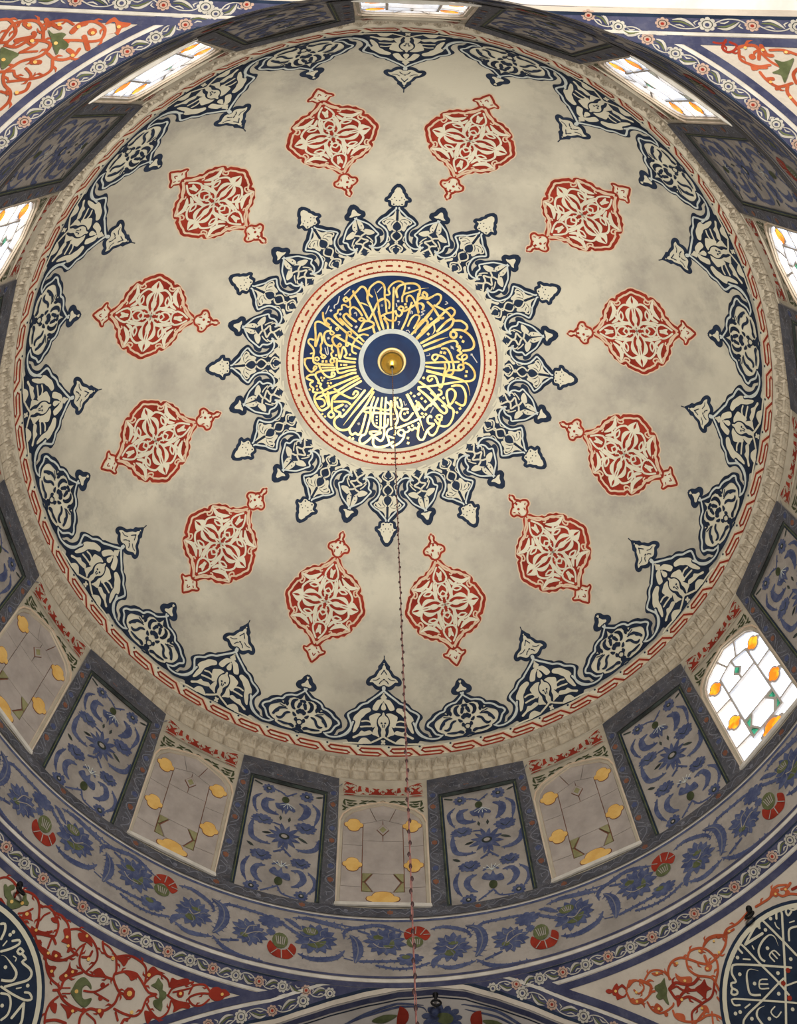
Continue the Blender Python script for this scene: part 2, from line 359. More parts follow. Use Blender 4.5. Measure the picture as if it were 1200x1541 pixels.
dY 24 -3467,-5939 -3272,-5531 -3153,-6000 -2827,-5892 -2812,-5527 -3517,-5638
pR  -3225,-6008 -3111,-5969 -3100,-6050 -3147,-6026
pR  -2702,-5835 -2602,-5830 -2494,-5879 -2585,-5866 -2620,-5934
sR 35 -2878,-6023 -2869,-5976 -2837,-5972
sR 28 -2985,-5949 -2930,-6006
sR 27 -3859,-5491 -3782,-5456 -3642,-5460 -3494,-5518 -3428,-5611 -3468,-5738
sR 24 -3680,-5643 -3667,-5582 -3631,-5533
sR 30 -3589,-5647 -3523,-5618 -3520,-5562
sR 27 -4023,-5445 -3926,-5466 -3824,-5553 -3742,-5638 -3642,-5654
pR  -3936,-5527 -3870,-5496 -3800,-5564 -3735,-5646 -3766,-5682 -3800,-5620 -3884,-5626 -3878,-5578
pR  -3767,-5493 -3729,-5465 -3642,-5460 -3570,-5495 -3545,-5529 -3626,-5519 -3705,-5532
sR 30 -4176,-5705 -4078,-5769 -3964,-5802 -3852,-5797 -3765,-5760 -3693,-5682 -3662,-5646
pR  -4030,-5755 -3942,-5756 -3906,-5784 -3964,-5802
pR  -3895,-5778 -3906,-5727 -3818,-5718 -3798,-5754 -3858,-5789
sR 32 -4422,-5654 -4297,-5689 -4207,-5687 -4083,-5657 -3996,-5635 -3924,-5668
sR 27 -3993,-5657 -3972,-5737
pR  -4263,-5659 -4190,-5655 -4103,-5633 -4036,-5587 -4030,-5613 -4111,-5659 -4217,-5693
sR 32 -4247,-5558 -4215,-5610 -4193,-5668
sR 27 -3934,-5821 -3862,-5898 -3766,-5953 -3659,-5969
pR  -3905,-5840 -3860,-5863 -3818,-5842 -3778,-5840 -3781,-5892 -3747,-5921 -3811,-5929
sR 32 -3687,-6027 -3631,-5989 -3640,-5915 -3611,-5857 -3506,-5765
pR  -3706,-5901 -3668,-5816 -3684,-5734 -3637,-5779 -3561,-5767 -3565,-5802 -3638,-5858 -3651,-5920
sR 32 -3646,-6007 -3544,-6060 -3429,-6075 -3316,-6065
pR  -3559,-6101 -3486,-6090 -3356,-6087 -3392,-6114 -3412,-6190 -3469,-6138
sR 16 -3616,-5971 -3543,-5937
sR 16 -3588,-6014 -3515,-5980
sR 29 -3612,-6059 -3650,-6144 -3641,-6241 -3603,-6324
pR  -3645,-6153 -3589,-6115 -3551,-6198 -3607,-6191
sR 34 -3613,-6306 -3519,-6250 -3412,-6234
sR 24 -3261,-6069 -3158,-6092 -3129,-6119
dY 19 -3856,-5568 -3793,-5628 -3942,-5774 -3853,-5758 -4195,-5667 -3649,-5863 -3606,-5804 -3408,-6110 -3808,-5894 -3664,-5470 -3272,-5533 -2938,-5747
sR 26 -4872,-5503 -4828,-5465 -4740,-5453 -4642,-5477 -4607,-5549
sR 28 -4617,-5514 -4581,-5468 -4487,-5435 -4382,-5443 -4305,-5492 -4239,-5576 -4215,-5632
sR 26 -4294,-5475 -4230,-5442 -4128,-5449 -4044,-5437 -3954,-5452
sR 25 -4462,-5639 -4408,-5597 -4362,-5532
sR 28 -4435,-5653 -4336,-5688 -4208,-5699 -4098,-5661 -3978,-5619
sR 28 -4137,-5454 -4051,-5489 -4000,-5533 -3975,-5608
sR 23 -4215,-5573 -4210,-5521 -4174,-5473
sR 28 -4173,-5710 -4085,-5752 -3978,-5776 -3858,-5785 -3723,-5740
pR  -4419,-5614 -4355,-5568 -4302,-5610 -4269,-5617 -4337,-5629 -4390,-5658
pV  -4794,-5528 -4776,-5511 -4746,-5519 -4738,-5494 -4704,-5473 -4668,-5493 -4689,-5526 -4646,-5552 -4594,-5562 -4520,-5540 -4549,-5485 -4529,-5463 -4485,-5499 -4436,-5513 -4429,-5534 -4476,-5555 -4495,-5591 -4529,-5626 -4581,-5657 -4641,-5631 -4663,-5603 -4715,-5593
dY 23 -4608,-5596 -4385,-5600 -4502,-5550
sR 39 -4722,-5639 -4649,-5657
pR  -4128,-5508 -4106,-5487 -4063,-5476 -4033,-5510 -4085,-5526
@ps
sW 27 4767,-5713 4809,-5670 4852,-5670 4852,-5704 4767,-5805 4524,-6124 4235,-6546
sW 27 4550,-5690 4585,-5651 4622,-5647 4635,-5679 4682,-5899 4713,-6078
sW 29 4317,-5739 4523,-5659 4553,-5692
sW 32 4317,-5739 4544,-5745
sW 25 4237,-5787 4228,-5734 4266,-5712 4289,-5748 4336,-5945 4396,-6176 4418,-6329
tW 26 4398,-5962 4378,-5918 4403,-5849 4495,-5801 4598,-5791 4632,-5836 4610,-5915
sW 17 4482,-6009 4474,-5938 4544,-5927 4564,-5989
sW 17 4512,-5934 4524,-6000
sW 26 4592,-6139 4337,-5970 4111,-5845 4057,-5851 4022,-5898 4017,-5976 3965,-5967 3947,-6006 3978,-6046 3969,-6073 3932,-6071 3912,-6045 3939,-6019
tW 26 4173,-6193 4086,-6140 4108,-6054 4160,-5967 4215,-5946 4284,-5999
sW 17 4313,-6105 4246,-6077 4201,-6139 4278,-6180
sW 17 4225,-6106 4294,-6144
sW 24 4462,-6180 4361,-6197 4158,-6242 3976,-6278 3889,-6314 3866,-6351
sW 22 3931,-6175 3881,-6151 3879,-6110 3912,-6102 4144,-6235 4340,-6358 4439,-6428
tW 26 4038,-6439 4030,-6337 4079,-6290 4150,-6295
sW 16 4260,-6420 4192,-6440 4172,-6372 4234,-6349
sW 25 5015,-5753 4963,-5738 4938,-5696 4898,-5715 4892,-5754 4946,-5744
sW 24 4740,-5933 4810,-5857 4895,-5875
sW 20 4558,-6270 4449,-6247
dW 23 4727,-5639 4714,-5682 4594,-5735 4498,-5877 4639,-6075 4136,-5765 4166,-5800 4093,-5937 4178,-6077 4445,-6112 4337,-6270 3899,-6231 3849,-6223 3971,-6336 4125,-6416 4373,-6456
sW 15 4727,-5732 4716,-5767 4725,-5798
sW 19 4212,-5839 4271,-5874
sW 15 4373,-5784 4369,-5815
sW 19 3966,-6220 4026,-6214
sW 15 4859,-5810 4910,-5825
dR 31 4549,-6143 4435,-6214 4407,-6356
@pt
sW 30 -4556,-5806 -4522,-5786 -4479,-5832 -4459,-5911
sW 29 -4383,-5998 -4316,-5929 -4268,-5852 -4292,-5825 -4346,-5865
sW 30 -4234,-5878 -4184,-5885 -4197,-5922 -4239,-5916 -4234,-5878
sW 30 -4175,-5910 -4117,-5928 -4135,-5968 -4028,-5980 -3979,-6013 -3982,-6074 -4071,-6162 -4146,-6234
tW 31 -4216,-6204 -4162,-6182 -4109,-6143 -4126,-6073 -4231,-6032 -4321,-6013 -4360,-6025
sW 27 -4179,-6253 -4039,-6253 -3900,-6238 -3846,-6199 -3893,-6165 -3940,-6180
sW 31 -3894,-6264 -3924,-6437
sW 31 -3894,-6264 -3824,-6403 -3820,-6460
sW 27 -4143,-6302 -4067,-6279 -4005,-6334 -3976,-6427 -4003,-6501
dW 23 -4394,-5797 -4406,-5834 -4252,-6089 -3951,-6116 -4069,-6389
sW 16 -4401,-5948 -4396,-5895
sW 16 -4036,-6192 -4000,-6162
sW 14 -4245,-5969 -4208,-5969 -4200,-5994
@pr
pR  2644,-5552 2687,-5541 2730,-5576 2673,-5585
pR  2722,-5562 2768,-5530 2802,-5522 2809,-5553 2853,-5543 2883,-5587 2866,-5605 2840,-5568 2788,-5581 2779,-5614 2815,-5647 2869,-5629 2838,-5660 2779,-5660 2734,-5661 2737,-5624 2709,-5605
sO 23 2867,-5617 2931,-5567 3025,-5562 3074,-5613 3065,-5657 2992,-5680 2957,-5633
sO 26 2869,-5629 2877,-5701 2938,-5756 3047,-5745 3124,-5712 3167,-5716
pO  2895,-5579 2944,-5542 3018,-5548 3059,-5584 2991,-5568 2915,-5597
pO  2864,-5697 2915,-5714 3009,-5732 2993,-5821 2976,-5768 2921,-5762 2875,-5736
sO 23 3121,-5582 3207,-5540 3293,-5553 3357,-5600 3387,-5677
pO  3214,-5555 3281,-5572 3342,-5600 3279,-5601 3238,-5592
sO 39 3064,-5575 3118,-5616 3152,-5663 3106,-5718
pV  3190,-5676 3270,-5669 3331,-5644 3314,-5697 3304,-5753 3275,-5790 3255,-5878 3230,-5845 3221,-5806 3179,-5803 3158,-5760 3199,-5739 3179,-5708
sO 25 3044,-5779 3062,-5857 3120,-5913 3204,-5919 3286,-5902 3303,-5884
pO  3126,-5819 3157,-5843 3173,-5896 3113,-5898 3075,-5861
dO 27 3182,-5947 3839,-5587 3510,-5580
sO 29 3375,-5672 3404,-5599 3485,-5546 3595,-5547 3685,-5601 3775,-5676 3859,-5713 4002,-5691 4117,-5646 4217,-5544
sO 29 3673,-5573 3731,-5536 3835,-5549 3910,-5600 3946,-5702 3909,-5797 3821,-5880
sO 29 3642,-5596 3621,-5672 3675,-5755 3764,-5806 3810,-5851 3811,-5963
sO 26 3894,-5556 3973,-5517 4080,-5529 4176,-5574
sO 26 4164,-5568 4296,-5570
sR 36 3328,-5750 3419,-5725 3486,-5763 3583,-5802 3674,-5779
sR 25 3322,-5760 3413,-5758 3457,-5812 3577,-5860
sR 33 3404,-5851 3475,-5831 3577,-5860 3678,-5891
pR  3583,-5851 3667,-5837 3727,-5814 3720,-5872 3748,-5922 3689,-5920 3641,-5973 3612,-5924
sR 28 3803,-5885 3711,-5979 3583,-5997 3449,-6026 3410,-6096
sR 33 3329,-5774 3362,-5871 3485,-5889 3577,-5982
sO 28 3264,-5942 3268,-6015 3358,-6087 3468,-6119 3571,-6114 3662,-6154 3735,-6273
sO 25 3757,-6012 3766,-6103 3730,-6185
sO 23 3634,-6105 3589,-6207
pO  3792,-5720 3876,-5733 3832,-5774 3781,-5758
pO  3467,-5647 3498,-5695 3608,-5740 3577,-5788 3492,-5753 3449,-5700
pR  3356,-5856 3416,-5880 3329,-5930
pO  3559,-6011 3617,-6036 3606,-6105 3559,-6060
pO  3278,-5971 3355,-6013 3340,-6067 3280,-6020
dY 18 3278,-5577 2940,-5739 3133,-5875 3830,-5577 3812,-5747 3404,-5887 3559,-6036 4016,-5673 3526,-5748 2972,-5661 2756,-5584 3535,-5578
sO 25 3418,-6134 3514,-6090 3606,-6056
sO 36 3852,-5636 3834,-5726
sO 29 4652,-5519 4812,-5531 4923,-5527 4967,-5587 5047,-5612 5116,-5660
sO 27 4856,-5527 4918,-5494 5000,-5493 5088,-5537
sO 33 5007,-5537 5069,-5555 5134,-5546
sO 27 4553,-5514 4372,-5544 4226,-5537 4155,-5578 4176,-5597
sO 25 3890,-5558 4010,-5529 4158,-5575
sO 45 4905,-5506 4967,-5523
sO 40 5039,-5557 5052,-5595
sR 33 5104,-5597 5171,-5610
dY 16 4925,-5538 4242,-5564 4030,-5566 5048,-5562
@nl
pO  -15223,-5571 -15270,-5589 -15328,-5588 -15341,-5535 -15414,-5475 -15365,-5463 -15324,-5473 -15254,-5434 -15246,-5465 -15187,-5486 -15261,-5469 -15303,-5550 -15263,-5560
sO 31 -15104,-5672 -15164,-5640 -15199,-5571 -15190,-5524 -15118,-5474 -15029,-5504 -14954,-5567 -14851,-5640
dO 47 -15096,-5569
sO 57 -14963,-5658 -15037,-5677 -15098,-5663
sO 52 -15015,-5567 -14970,-5460
sO 28 -15012,-5708 -14989,-5773 -14925,-5813 -14859,-5835 -14810,-5802
sO 46 -14882,-5803 -14906,-5742
sO 46 -14869,-5871 -14853,-5812
pV  -14828,-5795 -14833,-5740 -14893,-5709 -14910,-5668 -14866,-5658 -14869,-5585 -14816,-5566 -14793,-5598 -14729,-5567 -14761,-5651 -14797,-5725
sO 33 -14730,-5734 -14795,-5814 -14808,-5891 -14769,-5946 -14668,-5997 -14585,-5982 -14478,-5942
sO 32 -14609,-6098 -14656,-6054 -14647,-5970 -14603,-5918 -14518,-5904 -14471,-5934
sO 33 -14482,-5891 -14532,-5821 -14629,-5804 -14708,-5752 -14753,-5672 -14671,-5634 -14589,-5642 -14479,-5691 -14398,-5702 -14295,-5705 -14220,-5631 -14203,-5549 -14127,-5492 -14017,-5485
sO 51 -14573,-5868 -14694,-5808 -14719,-5832
sO 50 -14720,-5944 -14726,-5893
sO 31 -14519,-5763 -14628,-5744 -14679,-5746
sO 26 -14519,-5763 -14627,-5685
sO 34 -14679,-5613 -14687,-5548 -14742,-5493 -14828,-5473 -14912,-5498
sO 52 -14833,-5540 -14842,-5505
sO 31 -14671,-5546 -14601,-5483 -14508,-5483 -14420,-5518 -14257,-5627
sO 28 -14366,-5669 -14339,-5614 -14394,-5533 -14442,-5554 -14453,-5621
sO 57 -14528,-5632 -14573,-5595
sO 34 -14377,-5502 -14304,-5472 -14221,-5500
sO 34 -14283,-5733 -14359,-5675
sO 29 -14149,-5603 -14182,-5529
pV  -14440,-5900 -14473,-5852 -14504,-5761 -14438,-5759 -14401,-5747 -14327,-5738 -14323,-5774
dY 21 -15096,-5569 -15310,-5507 -14665,-5795 -14741,-5925 -14831,-5492 -14551,-5628 -15037,-5677 -14238,-5516 -14926,-5784 -14384,-5811 -14795,-5661
@nr
sR 24 15380,-5520 15336,-5537 15299,-5575
sR 28 15312,-5591 15287,-5519 15223,-5513 15194,-5560 15207,-5602 15270,-5595
sO 36 15194,-5586 15152,-5645 15097,-5687 15042,-5678 14985,-5615
sO 31 15166,-5581 15102,-5523 15024,-5529 14934,-5562 14878,-5629
dO 36 15040,-5598
sO 42 15057,-5720 14967,-5685 14927,-5706
sO 26 15035,-5670 14904,-5656 14809,-5670
sO 43 14953,-5518 14936,-5539
sO 31 14933,-5548 14880,-5593
sO 30 14976,-5733 14899,-5801 14796,-5841
sO 42 14873,-5798 14854,-5815
pV  14893,-5694 14833,-5719 14803,-5762 14787,-5806 14729,-5700 14673,-5592 14750,-5623 14817,-5592 14801,-5662
sO 31 14890,-5529 14811,-5512 14711,-5514 14664,-5542 14625,-5624
sO 43 14784,-5535 14767,-5550
sO 41 14674,-5504 14665,-5519
sO 36 14634,-5585 14578,-5535 14432,-5512
sO 35 14694,-5750 14680,-5689 14600,-5648
dY 17 15145,-5637 15023,-5708 14762,-5526 14535,-5531 14874,-5811
@pan
rB 114 -298,-1290
rB 126 310,-1277
rB 118 -328,-3557
rB 111 374,-3538
eB 183,118 -316,-2053
eB 183,125 340,-2051
eB 171,121 -268,-2853
eB 171,117 317,-2863
lB 248 35,-2335
pB  -169,-1597 -102,-1577 -30,-1536 38,-1558 156,-1674 126,-1727 60,-1690 15,-1812 -20,-1719 -37,-1822 -55,-1735 -130,-1712
pB  -114,-3150 -45,-3046 12,-3111 59,-3029 89,-3135 169,-3125 200,-3248 138,-3269 -44,-3208
eG 63,81 -16,-1470
eG 64,87 36,-3326
tB 109 -91,-1860 -258,-1827 -320,-1743 -309,-1581 -185,-1531
tB 113 213,-1881 312,-1756 332,-1569 202,-1476
tB 56 -417,-1937 -475,-1790 -489,-1595 -386,-1451
tB 59 400,-1429 505,-1588 500,-1780 462,-1954
tB 81 -451,-2088 -472,-2292 -436,-2504 -311,-2570 -149,-2574
tB 80 554,-2260 518,-2479 374,-2572 227,-2567
tB 64 -417,-2953 -484,-3131 -472,-3321 -406,-3472
tB 60 436,-3019 544,-3184 539,-3348 442,-3495
tB 87 -173,-3058 -286,-3102 -327,-3234 -275,-3363 -187,-3419
tB 87 193,-3049 321,-3047 384,-3191 320,-3332 220,-3390
tD 49 -494,-2655 -386,-2715
tD 32 -527,-1194 -424,-1230
tD 41 446,-1254 568,-1211
tD 46 -296,-2358 -162,-2320
tD 46 239,-2289 387,-2385
sB 33 42,-2529 33,-2627 -81,-2718
sB 31 43,-2606 160,-2744
sB 30 -142,-2072 -43,-2089
sB 27 30,-3422 -120,-3540 -185,-3591
sB 27 43,-3449 109,-3561 290,-3599
sB 27 -15,-1358 -114,-1284 -217,-1268
sB 27 2,-1363 137,-1239
tD 44 -58,-1870 -50,-1975
tD 44 87,-1863 76,-1981
tB 32 -72,-2990 -4,-2937
tB 32 76,-2938 133,-3005
@fri
eG 112,154 -1344,-4526
pR  -1472,-4560 -1505,-4668 -1472,-4778 -1402,-4840 -1301,-4858 -1204,-4839 -1140,-4743 -1127,-4619 -1199,-4540 -1233,-4647 -1287,-4690 -1359,-4691 -1423,-4621
sW 12 -1372,-4707 -1441,-4804
sW 12 -1318,-4701 -1304,-4856
sW 12 -1247,-4661 -1155,-4771
lB 266 -878,-4377
eG 111,81 -958,-4238
tG 105 -985,-4503 -857,-4496 -747,-4393
tW 18 -963,-4396 -874,-4438 -778,-4337
tB 80 -1325,-4068 -1234,-4095 -1076,-4234
tB 84 -1210,-4013 -1004,-3981 -735,-4033 -496,-4113
tB 26 -885,-3976 -425,-4040
tB 95 -498,-4530 -592,-4674 -772,-4749 -955,-4763 -1101,-4703
tB 153 -435,-4212 -353,-4339 -324,-4541 -358,-4755
tB 68 -512,-4305 -509,-4168 -410,-4071 -147,-4027
sB 21 -500,-4681 -394,-4709
lB 268 21,-4316
eG 72,50 -65,-4235
tG 78 0,-4399 100,-4418 122,-4273
tW 14 -130,-4363 -43,-4442 85,-4443
eB 173,95 337,-4666
eG 61,38 296,-4624
eG 118,110 416,-4333
pR  302,-4276 273,-4170 306,-4075 381,-4025 469,-4009 555,-4058 611,-4149 622,-4217 561,-4304 491,-4248 420,-4197 347,-4240
sW 13 363,-4162 291,-4117
sW 13 428,-4166 439,-4028
sW 13 493,-4191 562,-4080
sW 13 536,-4195 620,-4192
tB 73 -323,-4019 -30,-3989 276,-4123
tB 40 -189,-4168 -321,-4115
tB 48 -295,-4720 -127,-4708 196,-4692
tB 41 -84,-4785 152,-4840 389,-4827 587,-4752
lB 246 898,-4477
eG 78,59 863,-4594
eG 71,35 916,-4408
tW 16 827,-4467 895,-4528 971,-4448
tB 96 777,-4602 658,-4729 639,-4856
tB 73 628,-4086 820,-4056 1076,-4174 1154,-4306 1124,-4331
tB 160 1097,-4082 1258,-4192 1299,-4411 1245,-4624 1187,-4722
tB 82 670,-4790 875,-4875 1188,-4802
tB 86 1190,-4773 1347,-4917 1578,-4997 1876,-4982
tB 41 1315,-4801 1522,-4714
lB 237 1659,-4509
eG 59,45 1593,-4582
tW 14 1596,-4552 1641,-4400 1735,-4346
tW 14 1608,-4576 1736,-4472 1811,-4455
eB 172,112 1918,-4187
eB 64,60 1936,-4395
tB 51 1255,-4138 1379,-4072 1796,-4079
tB 54 2097,-4192 2247,-4299 2357,-4369
"""
# ---------------------------------------------------------------- materials
def lin(c):
    f = lambda v: (v/255/12.92) if v/255 <= 0.04045 else ((v/255+0.055)/1.055)**2.4
    return (f(c[0]), f(c[1]), f(c[2]), 1)
def mat(name, c, c2=None, scale=1.5, rough=0.85, metal=0.0, bump=0.0, c3=None, s3=6.0, contrast=(0.35, 0.65), spec=0.25, lines=None):
    m = bpy.data.materials.new(name); m.use_nodes = True; n = m.node_tree.nodes; l = m.node_tree.links
    b = n['Principled BSDF']; b.inputs['Roughness'].default_value = rough; b.inputs['Metallic'].default_value = metal
    b.inputs['Specular IOR Level'].default_value = spec
    tc = n.new('ShaderNodeTexCoord'); src = None
    if c2:
        t = n.new('ShaderNodeTexNoise'); t.inputs['Scale'].default_value = scale; t.inputs['Detail'].default_value = 6; t.inputs['Roughness'].default_value = 0.62
        l.new(tc.outputs['Object'], t.inputs['Vector'])
        r = n.new('ShaderNodeValToRGB'); r.color_ramp.elements[0].position = contrast[0]; r.color_ramp.elements[1].position = contrast[1]
        r.color_ramp.elements[0].color = lin(c); r.color_ramp.elements[1].color = lin(c2)
        l.new(t.outputs['Fac'], r.inputs[0]); src = r.outputs[0]
        if c3:
            t2 = n.new('ShaderNodeTexNoise'); t2.inputs['Scale'].default_value = s3; t2.inputs['Detail'].default_value = 8; t2.inputs['Roughness'].default_value = 0.7
            l.new(tc.outputs['Object'], t2.inputs['Vector'])
            r2 = n.new('ShaderNodeMapRange'); r2.inputs[1].default_value = 0.5; r2.inputs[2].default_value = 0.75; r2.inputs[3].default_value = 0; r2.inputs[4].default_value = 0.75
            l.new(t2.outputs['Fac'], r2.inputs[0])
            mx = n.new('ShaderNodeMix'); mx.data_type = 'RGBA'; l.new(r2.outputs[0], mx.inputs['Factor']); l.new(src, mx.inputs['A']); mx.inputs['B'].default_value = lin(c3)
            src = mx.outputs['Result']
        if lines:
            t3 = n.new('ShaderNodeTexNoise'); t3.inputs['Scale'].default_value = 5.5; t3.inputs['Detail'].default_value = 2; t3.inputs['Distortion'].default_value = 1.2
            l.new(tc.outputs['Object'], t3.inputs['Vector'])
            r3 = n.new('ShaderNodeValToRGB'); e = r3.color_ramp.elements; e[0].position = 0.46; e[0].color = (0, 0, 0, 1); e[1].position = 0.54; e[1].color = (0, 0, 0, 1)
            x = e.new(0.485); x.color = (0, 0, 0, 1); x = e.new(0.5); x.color = (1, 1, 1, 1); x = e.new(0.515); x.color = (0, 0, 0, 1)
            l.new(t3.outputs['Fac'], r3.inputs[0]); mx = n.new('ShaderNodeMix'); mx.data_type = 'RGBA'; l.new(r3.outputs[0], mx.inputs['Factor']); l.new(src, mx.inputs['A']); mx.inputs['B'].default_value = lin(lines)
            src = mx.outputs['Result']
        l.new(src, b.inputs['Base Color'])
    else:
        b.inputs['Base Color'].default_value = lin(c)
    if bump:
        t = n.new('ShaderNodeTexNoise'); t.inputs['Scale'].default_value = 26; t.inputs['Detail'].default_value = 5
        l.new(tc.outputs['Object'], t.inputs['Vector'])
        bu = n.new('ShaderNodeBump'); bu.inputs['Strength'].default_value = bump; bu.inputs['Distance'].default_value = 0.02
        l.new(t.outputs['Fac'], bu.inputs['Height']); l.new(bu.outputs[0], b.inputs['Normal'])
    return m
def glow(name, c, c2, st, scale=2.0):
    m = bpy.data.materials.new(name); m.use_nodes = True; n = m.node_tree.nodes; l = m.node_tree.links
    b = n['Principled BSDF']; b.inputs['Roughness'].default_value = 0.2
    tc = n.new('ShaderNodeTexCoord'); t = n.new('ShaderNodeTexNoise'); t.inputs['Scale'].default_value = scale; l.new(tc.outputs['Object'], t.inputs['Vector'])
    r = n.new('ShaderNodeValToRGB'); r.color_ramp.elements[0].position = 0.42; r.color_ramp.elements[1].position = 0.58
    r.color_ramp.elements[0].color = lin(c); r.color_ramp.elements[1].color = lin(c2)
    l.new(t.outputs['Fac'], r.inputs[0]); l.new(r.outputs[0], b.inputs['Emission Color']); l.new(r.outputs[0], b.inputs['Base Color'])
    b.inputs['Emission Strength'].default_value = st
    return m
M = dict(
 plaster=mat('aged_plaster', (160, 154, 141), (190, 184, 166), 0.55, 0.9, 0, 0.12, (136, 132, 125), 1.3, (0.36, 0.62)),
 ivory=mat('ivory_paint', (192, 186, 166), (208, 202, 180), 1.2, 0.9),
 navy=mat('navy_paint', (18, 29, 47), (33, 46, 67), 3.0, 0.8),
 discnavy=mat('roundel_navy', (14, 26, 62), (22, 48, 88), 1.3, 0.55),
 pale=mat('pale_blue_line', (176, 182, 180), (198, 202, 194), 3, 0.85),
 red=mat('oxide_red_paint', (120, 33, 20), (150, 50, 33), 2.5, 0.85),
 rose=mat('rose_cream_paint', (194, 168, 142), (206, 182, 156), 2, 0.9),
 gold=mat('gold_leaf', (226, 186, 98), (252, 232, 158), 7, 0.40, 0.3, 0, None, 6, (0.35, 0.65), 0.5),
 brass=mat('polished_brass', (216, 170, 70), (234, 192, 92), 4, 0.28, 0.9),
 brasslip=mat('cream_gold_rim', (232, 208, 140), (245, 228, 170), 5, 0.4, 0.3),
 white=mat('white_paint', (178, 172, 162), (204, 198, 188), 4, 0.85),
 stucco=mat('carved_stucco', (160, 150, 132), (190, 178, 158), 4, 0.9, 0, 0.3, (130, 118, 102), 3.5),
 wall=mat('drum_plaster', (136, 129, 122), (160, 152, 144), 1.6, 0.92, 0, 0.2, (118, 112, 108), 2.5),
 bay=mat('bay_plaster', (156, 147, 130), (176, 166, 148), 2.5, 0.92, 0, 0.1),
 pane_st=mat('painted_pane_stucco', (146, 137, 130), (168, 158, 150), 2.4, 0.9, 0, 0.12),
 frame=mat('blue_grey_frame', (60, 61, 68), (84, 84, 90), 4.0, 0.88, 0, 0.1, (76, 67, 62), 7, (0.35, 0.65), 0.25, (108, 109, 114)),
 dark=mat('dark_green_band', (30, 34, 34), (58, 66, 62), 6, 0.85),
 blue=mat('slate_blue_paint', (58, 66, 98), (80, 88, 118), 7, 0.88, 0, 0, (100, 104, 122), 14),
 bluedk=mat('band_blue_paint', (50, 52, 78), (70, 72, 96), 3, 0.85, 0, 0, (90, 90, 106), 9),
 green=mat('olive_green_paint', (74, 80, 50), (98, 104, 70), 8, 0.88),
 greendk=mat('dark_leaf_green', (46, 54, 34), (66, 72, 46), 8, 0.88),
 yellow=mat('ochre_yellow', (202, 158, 84), (218, 180, 108), 5, 0.85),
 orange=mat('orange_red_paint', (150, 64, 36), (180, 90, 56), 3, 0.85),
 brown=mat('brown_line', (104, 66, 52), (128, 86, 66), 4, 0.9),
 iron=mat('black_iron', (24, 24, 26), (40, 38, 38), 9, 0.6, 0.6),
 chain=mat('reddish_chain_steel', (98, 58, 54), (134, 92, 86), 14, 0.5, 0.4),
 knot=mat('dark_chain_joint', (34, 22, 24), (50, 30, 30), 14, 0.6, 0.3),
 putty=mat('pale_putty_bars', (176, 168, 160), (196, 188, 180), 5, 0.85),
 jamb=mat('window_jamb_plaster', (184, 168, 148), (204, 188, 166), 3, 0.9),
 glass=glow('daylit_white_glass', (206, 226, 255), (255, 255, 255), 3.0, 1.6),
 oglass=glow('daylit_orange_glass', (240, 120, 8), (255, 176, 30), 1.05, 5),
 gglass=glow('daylit_green_glass', (0, 80, 60), (50, 150, 116), 1.0, 8),
 floral=mat('pendentive_plaster', (178, 167, 154), (196, 186, 172), 2, 0.9, 0, 0.15, (160, 148, 136), 4),
 khaki=mat('khaki_paint', (122, 118, 82), (142, 138, 100), 6, 0.9),
 vine=mat('faint_vine_paint', (96, 98, 108), (118, 118, 126), 9, 0.9),
 blush=mat('blush_cream_paint', (196, 178, 150), (210, 192, 164), 2, 0.9),
 petal=mat('grey_white_petal_paint', (160, 154, 144), (186, 180, 168), 6, 0.9), petal2=mat('dusty_pink_petal_paint', (158, 132, 118), (180, 152, 136), 6, 0.9),
 soffit=mat('arch_plaster', (174, 166, 160), (196, 188, 182), 2, 0.9),
 hall=mat('hall_stone', (150, 140, 125), (170, 160, 142), 0.5, 0.9),
)
# ---------------------------------------------------------------- objects
def obj(name, mesh, parent=None, **props):
    o = bpy.data.objects.new(name, mesh); C.objects.link(o)
    if parent: o.parent = parent
    for k, v in props.items(): o[k] = v
    return o
class MB:
    "collects triangles with material slots"
    def __init__(s): s.v = []; s.f = []; s.m = []; s.mats = []
    def slot(s, m):
        if m not in s.mats: s.mats.append(m)
        return s.mats.index(m)
    def add(s, vs, fs, m):
        b = len(s.v); k = s.slot(m); s.v += [tuple(p) for p in vs]
        for f in fs: s.f.append(tuple(i+b for i in f)); s.m.append(k)
    def mesh(s, name, smooth=False):
        me = bpy.data.meshes.new(name); me.from_pydata(s.v, [], s.f)
        for k in s.mats: me.materials.append(M[k])
        me.polygons.foreach_set('material_index', s.m)
        if smooth: me.polygons.foreach_set('use_smooth', [True]*len(s.f))
        me.update(); return me
    def obj(s, name, parent=None, smooth=False, **props): return obj(name, s.mesh(name, smooth), parent, **props)
# ---------------------------------------------------------------- surfaces (local metric plane -> space; lift is towards the room)
ZC = -1.6883824; RD = 6.1580409
def S_dome(az0):       # x = az*sin(th)*RD, y = th*RD
    def f(x, y, h=0):
        th = y/RD; s = max(math.sin(th), 1e-4); a = az0+x/(RD*s); r = (RD-h)
        return (r*s*math.sin(a), r*s*math.cos(a), ZC+r*math.cos(th))
    return f
def S_apex(x, y, h=0):  # azimuthal equidistant
    rr = math.hypot(x, y); th = rr/RD; a = math.atan2(x, y); r = RD-h
    return (r*math.sin(th)*math.sin(a), r*math.sin(th)*math.cos(a), ZC+r*math.cos(th))
def rdrum(z):
    if z > -3.6: return 6+0.055*(-0.7-z)
    return 6.1595-0.0095*min(1, (-3.6-z)/1.6)
def S_drum(az0):       # x = az*6.1, y = z
    def f(x, y, h=0):
        a = az0+x/6.1; r = rdrum(y)-h
        return (r*math.sin(a), r*math.cos(a), y)
    return f
RS = 8.7; ZS = -5.2-math.sqrt(8.7**2-6.15**2)
